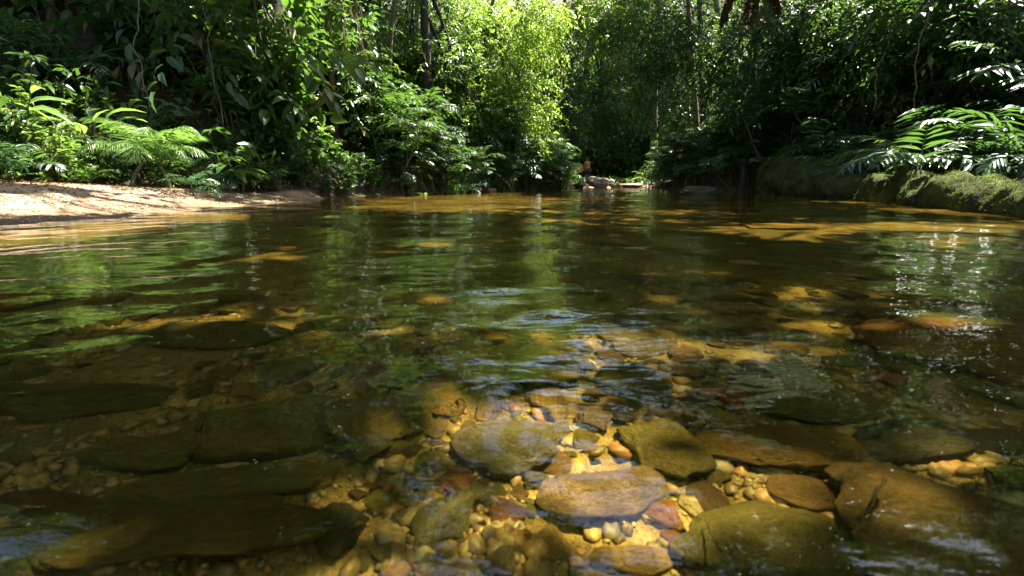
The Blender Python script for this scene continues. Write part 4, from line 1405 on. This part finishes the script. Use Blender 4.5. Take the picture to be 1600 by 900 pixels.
# ---------------------------------------------------------------- uncountable foliage
def scatter(name, label, n, xr_, yr_, hmax, L, W, mat, seed, emin=.25, emax=30, dens=3.0, thr=-.1):
    r = np.random.default_rng(seed)
    mb = MB()
    x = r.uniform(*xr_, n * 4)
    y = r.uniform(*yr_, n * 4)
    cl = np.sin(x * 1.7 + 1.3 * np.sin(y * 1.1 + seed)) * np.sin(y * 1.9 + 1.2 * np.sin(x * .9)) + .5 * np.sin(x * 5.1 + y * 3.3 + seed)
    e = np.maximum(xl(y) - x - bw(y) * (y < 11.5), x - xr(y))
    e = np.where(y > 38, 5, e)
    ok = (e > emin) & (e < emax) & (cl > thr) & (np.abs(x) < 1.1 * y + 2)
    x, y, cl = x[ok][:n], y[ok][:n], cl[ok][:n]
    m_ = len(x)
    hz = hmax * r.random(m_) ** .8 * np.clip(cl * .7 + .6, .15, 1.2)
    P = np.stack([x, y, ground_z(x, y) + hz], 1)
    D = r.normal(0, .7, (m_, 3)) + np.array([0, -.15, -.15])
    N = r.normal(0, .45, (m_, 3)) + np.array([0, -.15, 1.0])
    ln = L * np.exp(r.normal(0, .3, m_))
    add_leaves(mb, P, D, N, ln, ln * W / L * r.uniform(.7, 1.2, m_), 'far', curl=r.uniform(.2, 1.5, m_))
    o = link(name, mb.mesh(name, mat))
    tag(o, label, 'undergrowth', kind='stuff')


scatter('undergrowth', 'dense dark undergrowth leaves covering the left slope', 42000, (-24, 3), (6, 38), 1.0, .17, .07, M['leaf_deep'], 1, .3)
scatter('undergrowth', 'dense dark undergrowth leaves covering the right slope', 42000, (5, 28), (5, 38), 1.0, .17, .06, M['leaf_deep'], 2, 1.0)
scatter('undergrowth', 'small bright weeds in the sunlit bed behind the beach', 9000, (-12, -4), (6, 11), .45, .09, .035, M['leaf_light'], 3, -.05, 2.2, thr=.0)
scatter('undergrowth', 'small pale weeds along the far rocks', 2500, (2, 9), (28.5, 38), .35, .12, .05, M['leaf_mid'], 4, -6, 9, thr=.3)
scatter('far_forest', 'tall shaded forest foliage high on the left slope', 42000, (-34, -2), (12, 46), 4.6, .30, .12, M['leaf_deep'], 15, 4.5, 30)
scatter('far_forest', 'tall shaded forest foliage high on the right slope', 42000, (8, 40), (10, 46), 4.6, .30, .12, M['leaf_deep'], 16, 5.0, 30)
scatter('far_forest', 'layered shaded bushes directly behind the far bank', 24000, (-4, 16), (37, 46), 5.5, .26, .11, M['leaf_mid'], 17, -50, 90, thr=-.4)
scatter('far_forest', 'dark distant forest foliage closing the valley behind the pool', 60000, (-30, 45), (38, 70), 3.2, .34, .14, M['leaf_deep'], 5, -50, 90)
scatter('leaf_litter', 'brown fallen leaves scattered on the banks and slopes', 16000, (-20, 24), (4, 36), .02, .11, .05, M['leaf_dry'], 6, .0, 30, thr=-.6)
# grit on the face of the beach
mb = MB()
n = 6000
y = rng.uniform(4.2, 10.5, n)
x = xl(y) - bw(y) * (.02 + .62 * rng.random(n))
v, f = base[1]
s_ = np.exp(rng.normal(math.log(.009), .5, n))
W_ = v[None] * s_[:, None, None] * np.array([1, .8, .6]) + np.stack([x, y, ground_z(x, y)], 1)[:, None, :]
mb.add(W_.reshape(-1, 3), (f[None] + (np.arange(n) * len(v))[:, None, None]).reshape(-1, 3))
tag(link('gravel', mb.mesh('gravel', M['gravel'])), 'dark grit and tiny pebbles on the sloping face of the beach', 'gravel', kind='stuff')
# leaf litter at the back of the beach
mb = MB()
n = 900
y = rng.uniform(4.8, 10.5, n)
x = xl(y) - bw(y) * (.35 + .75 * rng.random(n) ** .5)
add_leaves(mb, np.stack([x, y, ground_z(x, y) + .012], 1), rng.normal(0, 1, (n, 3)) * [1, 1, .15], rng.normal(0, .2, (n, 3)) + [0, 0, 1], rng.uniform(.03, .10, n), .03, 'far')
tag(link('leaf_litter', mb.mesh('leaf_litter', M['leaf_dry'])), 'bits of dry leaf lying on the pale sand', 'leaf litter', kind='stuff')


# ---------------------------------------------------------------- distant person
def person(loc, face):
    def simple(name, col, rough=.8):
        m, t = new_mat(name)
        out = nd(t, 'ShaderNodeOutputMaterial')
        p = nd(t, 'ShaderNodeBsdfPrincipled')
        n = tex_noise(t, 18, 3)
        t.links.new(mixc(t, .35, col, ramp(t, n, [(.3, tuple(c * .6 for c in col)), (.7, tuple(min(1, c * 1.3) for c in col))])), p.inputs['Base Color'])
        p.inputs['Roughness'].default_value = rough
        t.links.new(p.outputs[0], out.inputs[0])
        return m

    def skin(name, vs_, es, rads, mat, par, sub=2):
        me = bpy.data.meshes.new(name)
        me.from_pydata(vs_, es, [])
        o = link(name, me)
        sk = o.modifiers.new('skin', 'SKIN')
        sk.use_smooth_shade = True
        for v, q in zip(me.skin_vertices[0].data, rads):
            v.radius = q if isinstance(q, tuple) else (q, q)
        me.skin_vertices[0].data[0].use_root = True
        ss = o.modifiers.new('sub', 'SUBSURF')
        ss.levels = ss.render_levels = sub
        dg = bpy.context.evaluated_depsgraph_get()
        m2 = bpy.data.meshes.new_from_object(o.evaluated_get(dg))
        o.modifiers.clear()
        o.data = m2
        m2.materials.clear()
        m2.materials.append(mat)
        m2.shade_smooth()
        o.parent = par
        return o
    root = empty('person')
    sk = simple('skin', (.36, .20, .13), .55)
    V_ = [(0, 0, .92), (0, .01, 1.12), (0, .0, 1.34), (0, -.01, 1.44), (0, -.015, 1.50), (0, -.02, 1.58), (0, -.015, 1.66),
          (-.10, 0, .88), (-.11, -.03, .48), (-.11, .02, .09), (-.12, -.12, .035), (.10, 0, .88), (.11, -.01, .48), (.12, .03, .09), (.13, -.11, .035),
          (-.17, 0, 1.38), (-.22, .03, 1.12), (-.20, -.08, .88), (-.20, -.11, .80), (.17, 0, 1.38), (.23, .03, 1.12), (.21, -.09, .88), (.21, -.12, .80)]
    E_ = [(0, 1), (1, 2), (2, 3), (3, 4), (4, 5), (5, 6), (0, 7), (7, 8), (8, 9), (9, 10), (0, 11), (11, 12), (12, 13), (13, 14), (2, 15), (15, 16), (16, 17), (17, 18), (2, 19), (19, 20), (20, 21), (21, 22)]
    Rr = [(.14, .10), (.125, .09), (.15, .10), .055, .052, (.075, .09), (.07, .085), .085, .055, .038, .035, .085, .055, .038, .035, .058, .042, .032, .03, .058, .042, .032, .03]
    skin('body', V_, E_, Rr, sk, root)
    sh = [0, 1, 2, 15, 16, 19, 20]
    mp_ = {v: i for i, v in enumerate(sh)}
    def lerp(a, b, f): return tuple(a[i] + (b[i] - a[i]) * f for i in range(3))
    v2 = [V_[0], V_[1], V_[2], lerp(V_[2], V_[3], .5), V_[15], lerp(V_[15], V_[16], .7), V_[19], lerp(V_[19], V_[20], .7)]
    skin('shirt', v2, [(0, 1), (1, 2), (2, 3), (2, 4), (4, 5), (2, 6), (6, 7)], [(.155, .118), (.145, .11), (.168, .118), .075, .072, .062, .072, .062], simple('shirt', (.62, .30, .05)), root)
    v3 = [lerp(V_[0], V_[1], .15), V_[7], lerp(V_[7], V_[8], .9), V_[11], lerp(V_[11], V_[12], .9)]
    skin('shorts', v3, [(0, 1), (1, 2), (0, 3), (3, 4)], [(.155, .115), .102, .085, .102, .085], simple('shorts', (.03, .035, .05)), root)
    skin('hair', [(0, .03, 1.60), (0, .01, 1.69), (0, -.03, 1.71)], [(0, 1), (1, 2)], [(.08, .075), (.08, .085), .06], simple('hair', (.015, .011, .009), .5), root)
    fm = MB()
    for sx in (-.03, .03):
        add_tube(fm, [(sx - .012, -.105, 1.615), (sx, -.112, 1.617), (sx + .012, -.105, 1.615)], [.003, .006, .003], 6)
    add_tube(fm, [(-.025, -.10, 1.535), (0, -.108, 1.533), (.025, -.10, 1.535)], [.003, .005, .003], 6)
    link('face', fm.mesh('face', simple('face', (.05, .02, .018), .4)), root)
    nm_ = MB()
    add_tube(nm_, [(0, -.10, 1.61), (0, -.118, 1.58), (0, -.125, 1.565), (0, -.10, 1.56)], [.006, .011, .014, .006], 6)
    for sx in (-.078, .078):
        add_tube(nm_, [(sx, -.01, 1.625), (sx * 1.12, .005, 1.61), (sx * 1.1, 0, 1.58), (sx, -.01, 1.565)], [.006, .012, .011, .005], 6)
    link('nose_and_ears', nm_.mesh('nose_and_ears', sk), root)
    for sx in (-1, 1):
        for k in range(4):
            h = MB()
            x0 = sx * (.20 + .0) + (k - 1.5) * .0
            y0 = -.135 + (k - 1.5) * .021
            add_tube(h, [(x0, y0, .79), (x0 - sx * .006, y0 - .006, .755), (x0 - sx * .016, y0 - .008, .728)], [.0095, .009, .007], 6)
            link('finger', h.mesh('finger', sk), root)
        h = MB()
        add_tube(h, [(sx * .19, -.15, .82), (sx * .178, -.178, .79), (sx * .176, -.185, .765)], [.011, .010, .008], 6)
        link('thumb', h.mesh('thumb', sk), root)
    root.location = loc
    root.rotation_euler = (0, 0, face)
    tag(root, 'person in an orange-yellow shirt standing at the far end beyond the pale rocks', 'person')


p_ = at(917, 270, 35.5)
person((p_.x, 35.5, gz(p_.x, 35.5) - .02), .5)
